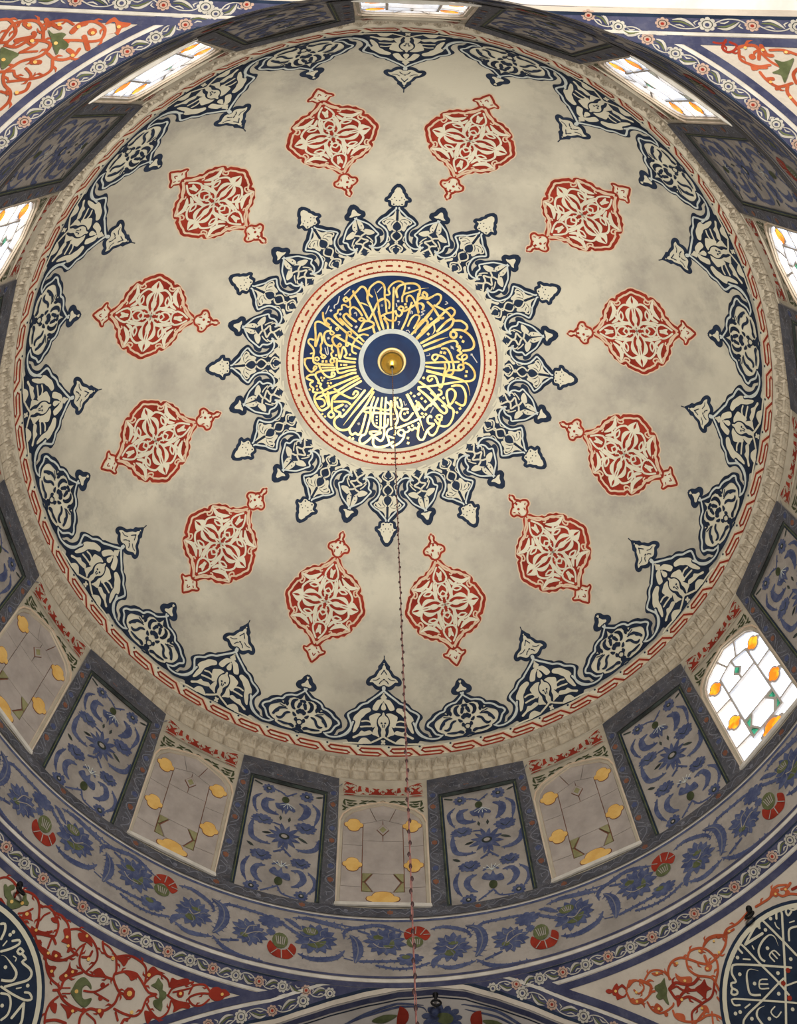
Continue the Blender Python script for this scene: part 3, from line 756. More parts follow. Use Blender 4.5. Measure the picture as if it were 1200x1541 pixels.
def pdir(az, z): c = (z-ZS)/RS; s = math.sqrt(max(0, 1-c*c)); return Vector((s*math.sin(az), s*math.cos(az), c))
class S_pend:           # stereographic about a point of the big sphere
    def __init__(s, az, z):
        s.n = pdir(az, z); s.e = Vector((math.cos(az), -math.sin(az), 0)); s.u = s.n.cross(s.e)
    def plane(s, az, z):
        d = pdir(az, z); k = 2*RS/(1+d.dot(s.n)); return (d.dot(s.e)*k, d.dot(s.u)*k)
    def __call__(s, x, y, h=0):
        X = x/(2*RS); Y = y/(2*RS); q = X*X+Y*Y
        d = (s.e*(2*X)+s.u*(2*Y)+s.n*(1-q))/(1+q); p = d*(RS-h); return (p.x, p.y, p.z+ZS)
# ---------------------------------------------------------------- flat shapes
def cat(pts, closed=False, step=0.03):
    "Catmull-Rom through the points"
    n = len(pts); out = []
    if n < 3 and not closed: return resample(pts, step)
    rng = range(n if closed else n-1)
    for i in rng:
        if closed: p0, p1, p2, p3 = pts[i-1], pts[i], pts[(i+1) % n], pts[(i+2) % n]
        else: p0, p1, p2, p3 = pts[max(i-1, 0)], pts[i], pts[i+1], pts[min(i+2, n-1)]
        L = math.dist(p1, p2); k = max(1, min(8, int(L/step)+1))
        for j in range(k):
            t = j/k; t2 = t*t; t3 = t2*t
            out.append(tuple(0.5*(2*p1[c]+(p2[c]-p0[c])*t+(2*p0[c]-5*p1[c]+4*p2[c]-p3[c])*t2+(3*p1[c]-p0[c]-3*p2[c]+p3[c])*t3) for c in (0, 1)))
    if not closed: out.append(tuple(pts[-1]))
    return out
def resample(pts, step):
    out = []
    for a, b in zip(pts, pts[1:]):
        k = max(1, int(math.dist(a, b)/step))
        for j in range(k): out.append((a[0]+(b[0]-a[0])*j/k, a[1]+(b[1]-a[1])*j/k))
    out.append(tuple(pts[-1])); return out
def inside(p, poly):
    x, y = p; c = False; j = len(poly)-1
    for i in range(len(poly)):
        xi, yi = poly[i]; xj, yj = poly[j]
        if (yi > y) != (yj > y) and x < (xj-xi)*(y-yi)/(yj-yi)+xi: c = not c
        j = i
    return c
def fill(mb, S, poly, h, m, holes=(), g=0.22):
    vs = [Vector(p) for p in poly]; fs = [list(range(len(vs)))]
    for ho in holes:
        b = len(vs); vs += [Vector(p) for p in ho]; fs.append(list(range(b, len(vs))))
    x0 = min(p[0] for p in poly); x1 = max(p[0] for p in poly); y0 = min(p[1] for p in poly); y1 = max(p[1] for p in poly)
    if x1-x0 > g*1.5 or y1-y0 > g*1.5:
        nx = int((x1-x0)/g)+1; ny = int((y1-y0)/g)+1
        for i in range(nx+1):
            for j in range(ny+1):
                p = (x0+(i+.03)*(x1-x0)/nx, y0+(j+.04)*(y1-y0)/ny)
                if inside(p, poly): vs.append(Vector(p))
    try: r = delaunay_2d_cdt(vs, [], fs, 1, 1e-6)
    except Exception: return
    V, F = r[0], r[2]; out = []
    for f in F:
        c = (sum(V[i].x for i in f)/3, sum(V[i].y for i in f)/3)
        if holes and any(inside(c, ho) for ho in holes): continue
        out.append(f[::-1])
    mb.add([S(p.x, p.y, h) for p in V], out, m)
def stroke(mb, S, pts, wid, h, m, taper=0, closed=False, smooth=True, step=0.04):
    "ribbon; wid = number, taper 0 none / 1 both ends / 2 leaf"
    p = cat(pts, closed, step) if smooth else (resample(pts+[pts[0]] if closed else pts, 0.12))
    n = len(p)
    if n < 2: return
    L = [0]
    for a, b in zip(p, p[1:]): L.append(L[-1]+math.dist(a, b))
    T = L[-1] or 1; vs = []
    for i in range(n):
        a = p[i-1] if (i > 0 or closed) else p[i]; b = p[(i+1) % n] if (i < n-1 or closed) else p[i]
        dx, dy = b[0]-a[0], b[1]-a[1]; d = math.hypot(dx, dy) or 1; nx, ny = -dy/d, dx/d; t = L[i]/T
        k = 1.0
        if taper == 1: k = max(0.12, min(1, (1-t)*2.2)) if t > .5 else 1
        if taper == 2: k = max(0.08, math.sin(PI*(0.04+t*0.92)))**.8
        w = wid/2*k; vs += [S(p[i][0]+nx*w, p[i][1]+ny*w, h), S(p[i][0]-nx*w, p[i][1]-ny*w, h)]
    fs = []
    for i in range(n-1 if not closed else n):
        j = (i+1) % n; fs.append((2*i, 2*i+1, 2*j+1, 2*j))
    mb.add(vs, fs, m)
    if not closed and taper == 0 and smooth:      # rounded ends
        for e in (0, n-1): disc(mb, S, p[e], wid/2, wid/2, h, m, 8)
def disc(mb, S, c, rx, ry, h, m, n=14, rot=0):
    cs, sn = math.cos(rot), math.sin(rot)
    vs = [S(c[0], c[1], h)]
    for i in range(n):
        a = 2*PI*i/n; x, y = rx*math.cos(a), ry*math.sin(a); vs.append(S(c[0]+x*cs-y*sn, c[1]+x*sn+y*cs, h))
    mb.add(vs, [(0, i+1, (i+1) % n+1) for i in range(n)], m)
def serr(mb, S, c, rx, ry, h, m, n=11, depth=0.28, seed=0, rot=0, spiky=False):
    "blossom outline of rounded or pointed petals"
    rnd = random.Random(seed); vs = [S(c[0], c[1], h)]; k = n*6; cs, sn = math.cos(rot), math.sin(rot); w_ = [0.9+.2*rnd.random() for _ in range(n+1)]
    for i in range(k):
        a = 2*PI*i/k; u = (i % 6)/6; f = (1-abs(2*u-1))
        q = (1-depth*(1-f**(1.0 if spiky else .45)))*w_[i//6]
        x, y = rx*q*math.cos(a), ry*q*math.sin(a); vs.append(S(c[0]+x*cs-y*sn, c[1]+x*sn+y*cs, h))
    mb.add(vs, [(0, i+1, (i+1) % k+1) for i in range(k)], m)
def teeth(mb, S, q, wd, h, m, every=2):
    "small thorn leaves along a stem"
    pp = cat(q, False, .05); sg = 1
    for a, b in list(zip(pp, pp[1:]))[1:-1:every]:
        dx, dy = b[0]-a[0], b[1]-a[1]; l = math.hypot(dx, dy) or 1; sg = -sg
        tip = (a[0]-sg*dy/l*wd*.72+dx*.5, a[1]+sg*dx/l*wd*.72+dy*.5); mb.add([S(a[0], a[1], h), S(b[0], b[1], h), S(tip[0], tip[1], h)], [(0, 1, 2)], m)
def inset(poly, d):
    n = len(poly); A = sum(poly[i-1][0]*poly[i][1]-poly[i][0]*poly[i-1][1] for i in range(n)); sg = 1 if A > 0 else -1; out = []
    for i in range(n):
        a, b = poly[i-1], poly[(i+1) % n]; dx, dy = b[0]-a[0], b[1]-a[1]; l = math.hypot(dx, dy) or 1
        out.append((poly[i][0]-sg*dy/l*d, poly[i][1]+sg*dx/l*d))
    return out
# ---------------------------------------------------------------- drawn shapes (surface coordinates measured from the painted decoration)
DATA = {}
cur = None
for ln in RAW.strip().split('\n'):
    if ln[0] == '@': cur = ln[1:]; DATA.setdefault(cur, []); continue
    k = ln.split(' '); par = [float(q)/1000 for q in k[1].split(',') if q]
    DATA[cur].append((k[0][0], k[0][1], par, [tuple(float(v) for v in q.split(',')) for q in k[2:]]))
DEG = PI/180
def dome_xy(p): th = p[1]/100*DEG; return (p[0]/100*DEG*math.sin(th)*RD, th*RD)
def mirx(ps): return [(-x, y) for x, y in ps]
def draw(mb, S, t, par, q, h, m, step=0.025, grow=0):
    if t == 'p': fill(mb, S, inset(cat(q, True, step), -grow) if grow else cat(q, True, step), h, m)
    elif t == 's': stroke(mb, S, q, par[0], h, m, 0, step=step)
    elif t == 't': stroke(mb, S, q, par[0], h, m, 1, step=step)
    elif t == 'd':
        for c in q: disc(mb, S, c, par[0], par[0], h, m, 8)

# ================================================================ DOME
shell = MB(); NA, NT = 144, 40; T1 = R(74.6)
vs = []
for j in range(NT+1):
    th = T1*j/NT
    for i in range(NA):
        a = 2*PI*i/NA; vs.append((RD*math.sin(th)*math.sin(a), RD*math.sin(th)*math.cos(a), ZC+RD*math.cos(th)))
fs = [(j*NA+i, j*NA+(i+1) % NA, (j+1)*NA+(i+1) % NA, (j+1)*NA+i) for j in range(NT) for i in range(NA)]
shell.add(vs, fs, 'plaster')
ceiling = shell.obj('ceiling', None, True, kind='structure', label='shallow grey-beige plaster dome painted with red medallions and navy palmettes')
L1, L2, L3, L4 = 0.006, 0.012, 0.018, 0.024
def ring(mb, t0, t1, h, m, n=144):
    vs = []
    for i in range(n):
        a = 2*PI*i/n
        for th in (t0, t1): vs.append((( RD-h)*math.sin(R(th))*math.sin(a), (RD-h)*math.sin(R(th))*math.cos(a), ZC+(RD-h)*math.cos(R(th))))
    mb.add(vs, [(2*i, 2*i+1, 2*((i+1) % n)+1, 2*((i+1) % n)) for i in range(n)], m)
def disc_dome(mb, t1, h, m, nr=6, t0=0.01):
    for k in range(nr): ring(mb, t0+(t1-t0)*k/nr, t0+(t1-t0)*(k+1)/nr, h, m, 96)
mb = MB(); disc_dome(mb, 15.9, L1, 'discnavy', 8); ring(mb, 5.1, 5.97, L3, 'pale', 96)
rd = mb.obj('inscription_roundel', ceiling, True, label='navy roundel with gold inscription at the crown of the dome')
mb = MB()
for t, c, par, q in DATA['cal']:
    q = [(x/100*DEG*RD, y/100*DEG*RD) for x, y in q]
    m = 'gold' if c == 'G' else 'white'
    if t == 'd':
        for p in q:
            rr = par[0]*1.05; a = math.atan2(p[0], p[1])+PI/4
            disc(mb, S_apex, p, rr, rr, L3+.004, m, 4, a)
    else: draw(mb, S_apex, t, par, q, L3 if c == 'G' else L2, m, 0.03)
mb.obj('gold_lettering', rd, False, label='gold Arabic lettering radiating round the navy roundel')
mb = MB(); ring(mb, 15.9, 19.05, L1, 'blush'); ring(mb, 15.9, 16.35, L2, 'ivory'); ring(mb, 16.5, 16.78, L2, 'red'); ring(mb, 18.68, 18.98, L2, 'red')
S0 = S_dome(0)
for i in range(32):
    a = (i+.3)*11.25; th = 17.72
    S = S_dome(R(a)); stroke(mb, S, [(-.05, R(th)*RD), (.05, R(th)*RD)], .040, L2, 'red')
    S = S_dome(R(a+5.62)); disc(mb, S, (0, R(th)*RD), .027, .027, L2, 'red', 8)
    for k in (1.4, 4, 7, 9.6):
        S = S_dome(R(a+k)); stroke(mb, S, [(0, R(16.75)*RD), (0, R(16.9)*RD)], .02, L2, 'red', smooth=False); stroke(mb, S, [(0, R(18.55)*RD), (0, R(18.7)*RD)], .02, L2, 'red', smooth=False)
mb.obj('roundel_border', ceiling, False, label='cream ring with red dashes and dots around the navy roundel')

def half_outline(q): return q+[(-x, y) for x, y in q[::-1]]
COL = dict(O='navy', F='ivory', I='navy', N='navy', P='pale', K='navy', C='ivory')
LIFT = dict(O=L1, F=L2, I=L2, N=L4, P=L4, K=L3, C=L3)
def motif(name, lo=0.0, cols=COL):
    mb = MB(); S = S_dome(0)
    for t, c, par, q in DATA[name]:
        q = [dome_xy(p) for p in q]; h = LIFT[c]+lo
        if c in 'OFI':
            q = cat(q, False, 0.03); o = half_outline(q)
            fill(mb, S, inset(o, -.016 if c == 'O' else .016 if c == 'F' else 0), h, cols[c], (), .25)
        else:
            if c == 'P':
                for qq in (q, mirx(q)): stroke(mb, S, qq, par[0]+.055, L3-.001+lo, 'navy', 0, step=.025)
            gr = .011 if c == 'N' else .003
            draw(mb, S, t, par, q, h, cols[c], .025, gr); draw(mb, S, t, par, mirx(q), h, cols[c], .025, gr)
    return mb
def spin(me, name, parent, azs, grp, label, kids=()):
    for a in azs:
        o = obj(name, me, parent, group=grp, label=label); o.rotation_euler = (0, 0, -R(a))
        for kn, km, kl in kids: obj(kn, km, o)
    return o
me = motif('lrg').mesh('rim_palmette'); spin(me, 'rim_palmette', ceiling, [30*k for k in range(12)], 'large navy palmettes round the dome rim', 'large navy palmette with pointed trefoil finial on the dome rim')
me = motif('sml', .003, dict(COL, I='ivory')).mesh('small_palmette'); spin(me, 'small_palmette', ceiling, [30*k+15 for k in range(12)], 'small navy palmettes round the dome rim', 'small navy palmette with clover tip between two large ones')
me = motif('stl', 0).mesh('star_lobe'); spin(me, 'star_lobe', ceiling, [30*k for k in range(12)], 'long lobes of the central navy star', 'long navy lobe of the central star ending in a lozenge finial')
me = motif('sts', .005).mesh('short_star_lobe'); spin(me, 'short_star_lobe', ceiling, [30*k+15 for k in range(12)], 'short lobes of the central navy star', 'short navy lobe of the central star with a heart tip')
# medallions
mo = DATA['med']; YC = (sum(0 for _ in ())+R(46.0)*RD)
KB = .1413
def med_xy(p): x, y = dome_xy(p); return (x, y-KB*x*x)
O = [med_xy(p) for p in mo[0][3]]; tipy = O[-1][1]; YC = R(45.49)*RD
O = cat(O, False, 0.03)
O = [(min(-.012, x), min(y, YC)) for x, y in O]
half = O+[(x, 2*YC-y) for x, y in O[::-1]]
full = half+[(-x, y) for x, y in half[::-1]]
mb = MB(); S_ = S_dome(0); S = lambda x, y, h=0: S_(x, y+KB*x*x, h)
stroke(mb, S, full, .045, L1, 'rose', closed=True, smooth=False); fill(mb, S, full, L2, 'red'); stroke(mb, S, inset(full, .072), .034, L3, 'rose', closed=True, smooth=False)
medbody = mb.mesh('medallion')
mb = MB()
for t, c, par, q in mo[1:]:
    q = [med_xy(p) for p in q]
    for fx in (1, -1):
        for fy in (0, 1):
            qq = [(fx*x, (2*YC-y) if fy else y) for x, y in q]
            if t == 'l': stroke(mb, S, qq, par[0]*.88, L4, 'ivory', 2, step=.02)
            else: draw(mb, S, t, par, qq, L4+(.003 if c == 'R' else 0), 'red' if c == 'R' else 'rose' if c == 'P' else 'ivory', .02)
medtr = mb.mesh('tracery')
fins = []
for nm in ('fin', 'fio'):
    mb = MB(); it = DATA[nm]; q = cat([med_xy(p) for p in it[0][3]], False, .02)
    q = [(max(.01, x), y) for x, y in q]; hp = q+[(-x, y) for x, y in q[::-1]]
    hp = inset(hp, -.010); stroke(mb, S, hp, .04, L1, 'rose', closed=True, smooth=False); fill(mb, S, hp, L2, 'red'); fill(mb, S, inset(hp, .038), L3, 'rose'); fill(mb, S, inset(hp, .060), L3+.002, 'ivory')
    for t, c, par, q in it[1:]:
        q = [med_xy(p) for p in q]; draw(mb, S, t, par, q, L4, 'red', .02)
        if abs(q[0][0]) > .04: draw(mb, S, t, par, mirx(q), L4, 'red', .02)
    fins.append(mb.mesh('finial'))
spin(medbody, 'red_medallion', ceiling, [30*k+15 for k in range(12)], 'red medallions round the dome', 'red and cream pointed medallion of interlaced scrolls with two finials', [('tracery', medtr, ''), ('finial', fins[0], ''), ('finial', fins[1], '')])
# key border
mb = MB(); ring(mb, 72.0, 74.55, L1, 'ivory'); 
mb.obj('border_ground', ceiling, True)
unit = [(0, 0), (.654, 0), (.735, .24), (.65, .46), (.16, .46), (.06, .73), (.12, 1), (.726, 1), (1, 0)]
mb = MB(); S = S_dome(0); P = R(5.29412); rs = RD*math.sin(R(73.3))
pts = [(a*P*rs, RD*R(74.05-1.5*h)) for a, h in unit]
stroke(mb, S, pts, .10, L1+.002, 'rose', smooth=False); stroke(mb, S, pts, .038, L2, 'red', smooth=False)
for p in pts[1:-1]: disc(mb, S, p, .02, .02, L2, 'red', 6)
disc(mb, S, (P*rs*.0, RD*R(72.2)), .022, .022, L2, 'navy', 6); disc(mb, S, (P*rs*.86, RD*R(74.3)), .018, .018, L2, 'navy', 6)
me = mb.mesh('border_key')
for k in range(68):
    o = obj('border_key', me, ceiling); o.rotation_euler = (0, 0, -R(-14.9+k*5.29412))
# ================================================================ CORNICE
trim = bpy.data.objects.new('trim_1', None); C.objects.link(trim); trim['kind'] = 'structure'; trim['label'] = 'carved stucco cornice of small niches under the dome border'
W = 2*PI/136
def smooth(a, b, x): t = max(0, min(1, (x-a)/(b-a))); return t*t*(3-2*t)
def corn(variant):
    mb = MB(); nx, nz = 12, 14; vs = []
    rnd = random.Random(variant)
    for j in range(nz+1):
        t = j/nz
        for i in range(nx+1):
            s = i/nx*2-1; z = -.03-.60*t; base = 5.935+.085*t
            d = 0
            if t < .5:                        # ribbed palmette niche
                u = t/.5; d = .030*(1-u*.5)
                d -= .042*math.exp(-((abs(s)-.10-.75*u)/.10)**2)
                d -= .040*math.exp(-(s/.12)**2)*smooth(.9, .3, u)
                d -= .030*math.exp(-((u-.97)/.12)**2)*(abs(s) < .8)
            else:
                u = (t-.5)/.5; ins = smooth(.92, .74, abs(s))*smooth(.08, .22, u)*smooth(.98, .84, u)
                d = .020-.036*ins+.012*smooth(.6, .45, abs(s))*smooth(.3, .4, u)*smooth(.8, .7, u)
            d += .022*math.exp(-((abs(s)-1)/.07)**2)
            if j in (0, nz): d = -.02 if j == 0 else 0.0
            d += rnd.uniform(-.004, .004) if 0 < i < nx else 0
            r = base+d; a = s*W/2; vs.append((r*math.sin(a), r*math.cos(a), z))
    fs = [(j*(nx+1)+i, j*(nx+1)+i+1, (j+1)*(nx+1)+i+1, (j+1)*(nx+1)+i) for j in range(nz) for i in range(nx)]
    mb.add(vs, fs, 'stucco'); return mb.mesh('cornice_niche')
cm = [corn(k) for k in range(3)]
for k in range(136):
    o = obj('cornice_niche', cm[(k*7) % 3], trim); o.rotation_euler = (0, 0, -(k+.5)*W)
def hoop(mb, prof, m, n=144):
    "revolved strip of (r, z)"
    vs = []
    for i in range(n):
        a = 2*PI*i/n
        for r, z in prof: vs.append((r*math.sin(a), r*math.cos(a), z))
    k = len(prof); mb.add(vs, [(i*k+j, i*k+j+1, ((i+1) % n)*k+j+1, ((i+1) % n)*k+j) for i in range(n) for j in range(k-1)], m)
mb = MB(); hoop(mb, [(5.93, -.02), (5.90, -.03), (5.905, -.055), (5.95, -.06)], 'bay'); hoop(mb, [(6.04, -.60), (5.985, -.61), (5.985, -.645), (6.02, -.66)], 'bay')
mb.obj('moulding', trim, True)
mb = MB(); hoop(mb, [(6.12, .1), (6.14, -.7)], 'stucco'); mb.obj('backing', trim)
# ================================================================ DRUM WALL
drum = MB(); Sd = S_drum(0)
def rings_z(mb, zs, h, m, n=180):
    hoop(mb, [(rdrum(z)-h, z) for z in zs], m, n)
rings_z(drum, [-3.634, -3.9, -4.3, -4.7, -5.2], 0, 'wall')
def bayw(z): return R(7.04-(.49)*max(0, min(1, (-.66-z)/2.97)))
for k in range(12):
    a0 = R(30*k); S = S_drum(a0+R(15)); vs = []; nz, nx = 8, 8
    for j in range(nz+1):
        z = -.64-(3.634-.64)*j/nz; hw = R(15)-bayw(z)
        for i in range(nx+1): vs.append(S((i/nx*2-1)*hw*6.1, z, 0))
    drum.add(vs, [(j*(nx+1)+i, j*(nx+1)+i+1, (j+1)*(nx+1)+i+1, (j+1)*(nx+1)+i) for j in range(nz) for i in range(nx)], 'wall')
wall = drum.obj('wall_drum', None, False, kind='structure', label='grey plaster drum wall below the dome with painted panels and frieze')
# frame bands and lines round the drum
mb = MB(); rings_z(mb, [-3.64, -3.825], .02, 'frame'); rings_z(mb, [-3.825, -3.826], .0, 'frame')
S = S_drum(0)
for k in range(120):
    a = R(k*3)*6.1; ss = 1 if k % 2 else -1
    stroke(mb, S, [(a, -3.73-.04*ss), (a+.08, -3.73+.035*ss), (a+.16, -3.73+.045*ss), (a+.24, -3.73-.0*ss), (a+.32, -3.73-.04*ss*-1)], .014, .024, 'vine', step=.05)
    if k % 4 == 0: serr(mb, S, (a+.1, -3.73), .05, .045, .026, 'brown', 6, .3, k)
    if k % 4 == 2: disc(mb, S, (a+.1, -3.73), .035, .03, .026, 'vine', 8)
mb.obj('frame_band', wall)
mb = MB(); rings_z(mb, [-3.84, -3.862], .006, 'white'); rings_z(mb, [-3.865, -3.905], .006, 'blue'); rings_z(mb, [-4.985, -5.025], .006, 'bluedk'); rings_z(mb, [-5.04, -5.10], .006, 'white'); rings_z(mb, [-5.11, -5.20], .006, 'bluedk')
mb.obj('painted_lines', wall)
# floral panels
def wall_xy(p): return (p[0]/100*DEG*6.1, p[1]/1000)
S = S_drum(0)
def rect_ring(mb, x0, x1, z0, z1, xi0, xi1, zi0, zi1, h, m):
    fill(mb, S, [(x0, z0), (x1, z0), (x1, z1), (x0, z1)], h, m, [[(xi0, zi0), (xi1, zi0), (xi1, zi1), (xi0, zi1)]], .3)
X = R(1)*6.1
mb = MB(); zt, zb = -.665, -3.64
xo = 7.93*X; xb = 8.42*X; xi = 5.60*X; xm = 6.28*X
def fr(mb, o, i, h, m):     # trapezoid frame with an open bottom
    (xt, z0, xbt), (it, z1, ib) = o, i
    fill(mb, S, [(-xt, z0), (xt, z0), (xbt, zb), (ib, zb), (it, z1), (-it, z1), (-ib, zb), (-xbt, zb)], h, m, (), .3)
fr(mb, (xo, zt, xb), (xm, -1.07, xm), .022, 'frame')
fr(mb, (xm, -1.07, xm), (xi, -1.148, xi), .014, 'dark')
rf = random.Random(5)
for sx in (-1, 1):       # faint vine on the frame
    n = 9
    for k in range(n):
        z = -.95-k*.29; x = sx*(7.15*X+.02*k*.3); s = 1 if k % 2 else -1
        stroke(mb, S, [(x+.05*s, z), (x-.06*s, z-.09), (x-.05*s, z-.19), (x+.05*s, z-.29)], .016, .026, 'vine')
        stroke(mb, S, [(x-.02*s, z-.1), (x+.05*s, z-.12), (x+.04*s, z-.18)], .014, .026, 'vine')
        if k % 3 == 1: serr(mb, S, (x, z-.14), .05, .06, .03, 'brown', 6, .3, k)
        if k % 3 == 0: serr(mb, S, (x, z-.14), .05, .06, .03, 'blue', 6, .3, k)
for k in range(6):
    x = -.72+k*.27; s = 1 if k % 2 else -1
    stroke(mb, S, [(x, -.86+.05*s), (x+.09, -.86-.05*s), (x+.19, -.86-.04*s), (x+.27, -.86+.05*s)], .016, .026, 'vine')
serr(mb, S, (-.18, -.86), .1, .07, .03, 'brown', 8, .3, 3); disc(mb, S, (.32, -.84), .07, .06, .03, 'blue'); disc(mb, S, (.32, -.84), .035, .03, .033, 'frame')
for sx in (-1, 1):
    stroke(mb, S, [(sx*5.78*X, -1.16), (sx*5.78*X, -3.6)], .02, .018, 'navy', smooth=False)
    stroke(mb, S, [(sx*5.95*X, -1.12), (sx*5.95*X, -3.6)], .012, .018, 'green', smooth=False)
fmesh = mb.mesh('frame')
PC = dict(B='blue', G='greendk', D='dark', R='red', W='pale')
groups = {'blossom': MB(), 'leaf': MB(), 'carnation': MB()}
for idx, (t, c, par, q) in enumerate(DATA['pan']):
    q = [wall_xy(p) for p in q]; m = PC[c]
    if t in 'rel':
        g = groups['carnation'] if m == 'greendk' else groups['blossom']
        rx = par[0]; ry = par[1] if len(par) > 1 else rx
        if t == 'l': serr(g, S, q[0], rx*1.12, ry*1.2, .008, m, 12, .48, idx, 0, True); disc(g, S, q[0], .085, .07, .012, 'dark'); disc(g, S, q[0], .05, .04, .015, 'wall')
        elif m == 'greendk': disc(g, S, q[0], rx, ry, .013, m)
        elif t == 'r': serr(g, S, q[0], rx, ry, .008, m, 9, .25, idx); disc(g, S, q[0], .045, .045, .012, 'dark', 8); disc(g, S, q[0], .022, .022, .015, 'wall', 6)
        else:
            serr(g, S, q[0], rx, ry, .008, m, 12, .2, idx); stroke(g, S, [(q[0][0]-.07, q[0][1]+.02), (q[0][0], q[0][1]-.05), (q[0][0]+.08, q[0][1]+.01)], .014, .012, 'dark')
    elif t == 'p': fill(groups['carnation'], S, cat(q, True, .04), .008, m)
    else:
        stroke(groups['leaf'], S, q, par[0]*1.15, .006, m, 2 if t == 't' and par[0] > .04 else 0)
        if m == 'blue': teeth(groups['leaf'], S, q, max(par[0], .06), .006, m)
for cx, cz, s in ((.03, -1.55, -1), (.05, -3.02, 1)):
    for a in (-50, -25, 0, 25, 50): stroke(groups['carnation'], S, [(cx, cz), (cx+math.sin(R(a))*.17, cz+s*math.cos(R(a))*.13)], .010, .014, 'pale', smooth=False)
gm = {k: g.mesh(k) for k, g in groups.items()}
NEAR = lambda a: 'above the near arch' if abs(((a+180) % 360)-180) > 100 else 'facing the viewer'
for k in range(12):
    a = 30*k+15
    e = bpy.data.objects.new('floral_panel', None); C.objects.link(e); e.parent = wall; e.rotation_euler = (0, 0, -R(a)); e['group'] = 'blue floral panels between the drum windows'
    obj('frame', fmesh, e)
    for n, me in gm.items(): obj(n, me, e)
# frieze: one length of scroll, repeated round the drum
fg = {'carnation': MB(), 'lotus': MB(), 'leaf': MB()}
for idx, (t, c, par, q) in enumerate(DATA['fri']):
    q = [wall_xy(p) for p in q]; m = {'B': 'blue', 'G': 'green', 'R': 'red', 'W': 'pale'}[c]
    if t in 'el':
        rx = par[0]; ry = par[1] if len(par) > 1 else rx
        if c == 'G' and rx > .11:
            g = fg['carnation']; disc(g, S, q[0], rx, ry, .012, m)
            for a in range(5): stroke(g, S, [(q[0][0]-rx*.6+a*rx*.3, q[0][1]+ry*.5), (q[0][0]-rx*.3+a*rx*.2, q[0][1]-ry*.5)], .012, .016, 'wall', smooth=False)
        elif c == 'G': disc(fg['lotus'], S, q[0], rx, ry, .012, m)
        else:
            serr(fg['lotus'], S, q[0], rx*1.12, ry*(1.1 if t == 'l' else 1.2), .008, m, 15 if t == 'l' else 10, .24, idx, 0, t == 'l')
            if t == 'l':
                for b in range(7):
                    a0 = b*2*PI/7; stroke(fg['lotus'], S, [(q[0][0]+rx*.35*math.cos(a0), q[0][1]+ry*.35*math.sin(a0)), (q[0][0]+rx*.62*math.cos(a0+.35), q[0][1]+ry*.62*math.sin(a0+.35)), (q[0][0]+rx*.85*math.cos(a0+.2), q[0][1]+ry*.85*math.sin(a0+.2))], .013, .014, 'vine')
    elif c == 'R': fill(fg['carnation'], S, cat(q, True, .03), .008, m)
    elif c == 'W': stroke(fg['carnation'] if len(q) == 2 else fg['lotus'], S, q, max(.014, par[0]), .016, 'wall', 0)
    elif c == 'G': stroke(fg['lotus'], S, q, par[0], .012, m, 2)
    else:
        stroke(fg['leaf'], S, q, par[0], .006, m, 2 if par[0] > .06 else 0)
        teeth(fg['leaf'], S, q, max(.07, par[0]*.9), .006, m, 1)
        if par[0] > .12: stroke(fg['leaf'], S, q, .016, .012, 'vine', 0)
fm = {k: g.mesh(k) for k, g in fg.items()}
azs = [34.1*k for k in (-2, -1, 0, 1, 2)]; rest = (360-34.1*5)/6
azs += [34.1*2+34.1*.5+rest*(k+.5) for k in range(6)]
for a in azs:
    e = bpy.data.objects.new('frieze_spray', None); C.objects.link(e); e.parent = wall; e.rotation_euler = (0, 0, -R(a)); e['group'] = 'carnation and lotus sprays of the drum frieze'
    for n, me in fm.items(): obj(n, me, e)
# ================================================================ WINDOW BAYS
OUT = [(-.64, -3.54), (-.648, -1.77), (-.60, -1.60), (-.48, -1.45), (-.22, -1.32), (0, -1.245), (.22, -1.32), (.48, -1.45), (.60, -1.60), (.648, -1.77), (.64, -3.54)]
AL = [(-.64, -2.24), (-.648, -1.77), (-.60, -1.60), (-.48, -1.45), (-.22, -1.32), (-.105, -1.64), (-.32, -1.72), (-.32, -2.24)]
PANES = [AL, [(-x, y) for x, y in AL[::-1]], [(-.22, -1.32), (0, -1.245), (.22, -1.32), (.105, -1.64), (0, -1.60), (-.105, -1.64)],
 [(-.64, -3.16), (-.64, -2.24), (-.32, -2.24), (-.32, -3.16)], [(.64, -3.16), (.32, -3.16), (.32, -2.24), (.64, -2.24)],
 [(-.64, -3.54), (-.64, -3.16), (-.32, -3.16), (-.32, -3.25), (.32, -3.25), (.32, -3.16), (.64, -3.16), (.64, -3.54)],
 [(-.32, -2.12), (-.32, -1.72), (0, -1.60), (0, -2.12)], [(0, -2.12), (0, -1.60), (.32, -1.72), (.32, -2.12)],
 [(-.32, -2.86), (-.32, -2.12), (.32, -2.12), (.32, -2.86)],
 [(-.15, -2.86), (.15, -2.86), (.265, -3.05), (.15, -3.25), (-.15, -3.25), (-.265, -3.05)]]
GP = [[(-.32, -2.86), (-.16, -2.86), (-.275, -3.04), (-.32, -3.04)], [(-.32, -3.06), (-.275, -3.06), (-.16, -3.25), (-.32, -3.25)]]
GP += [[(-x, y) for x, y in g[::-1]] for g in GP]
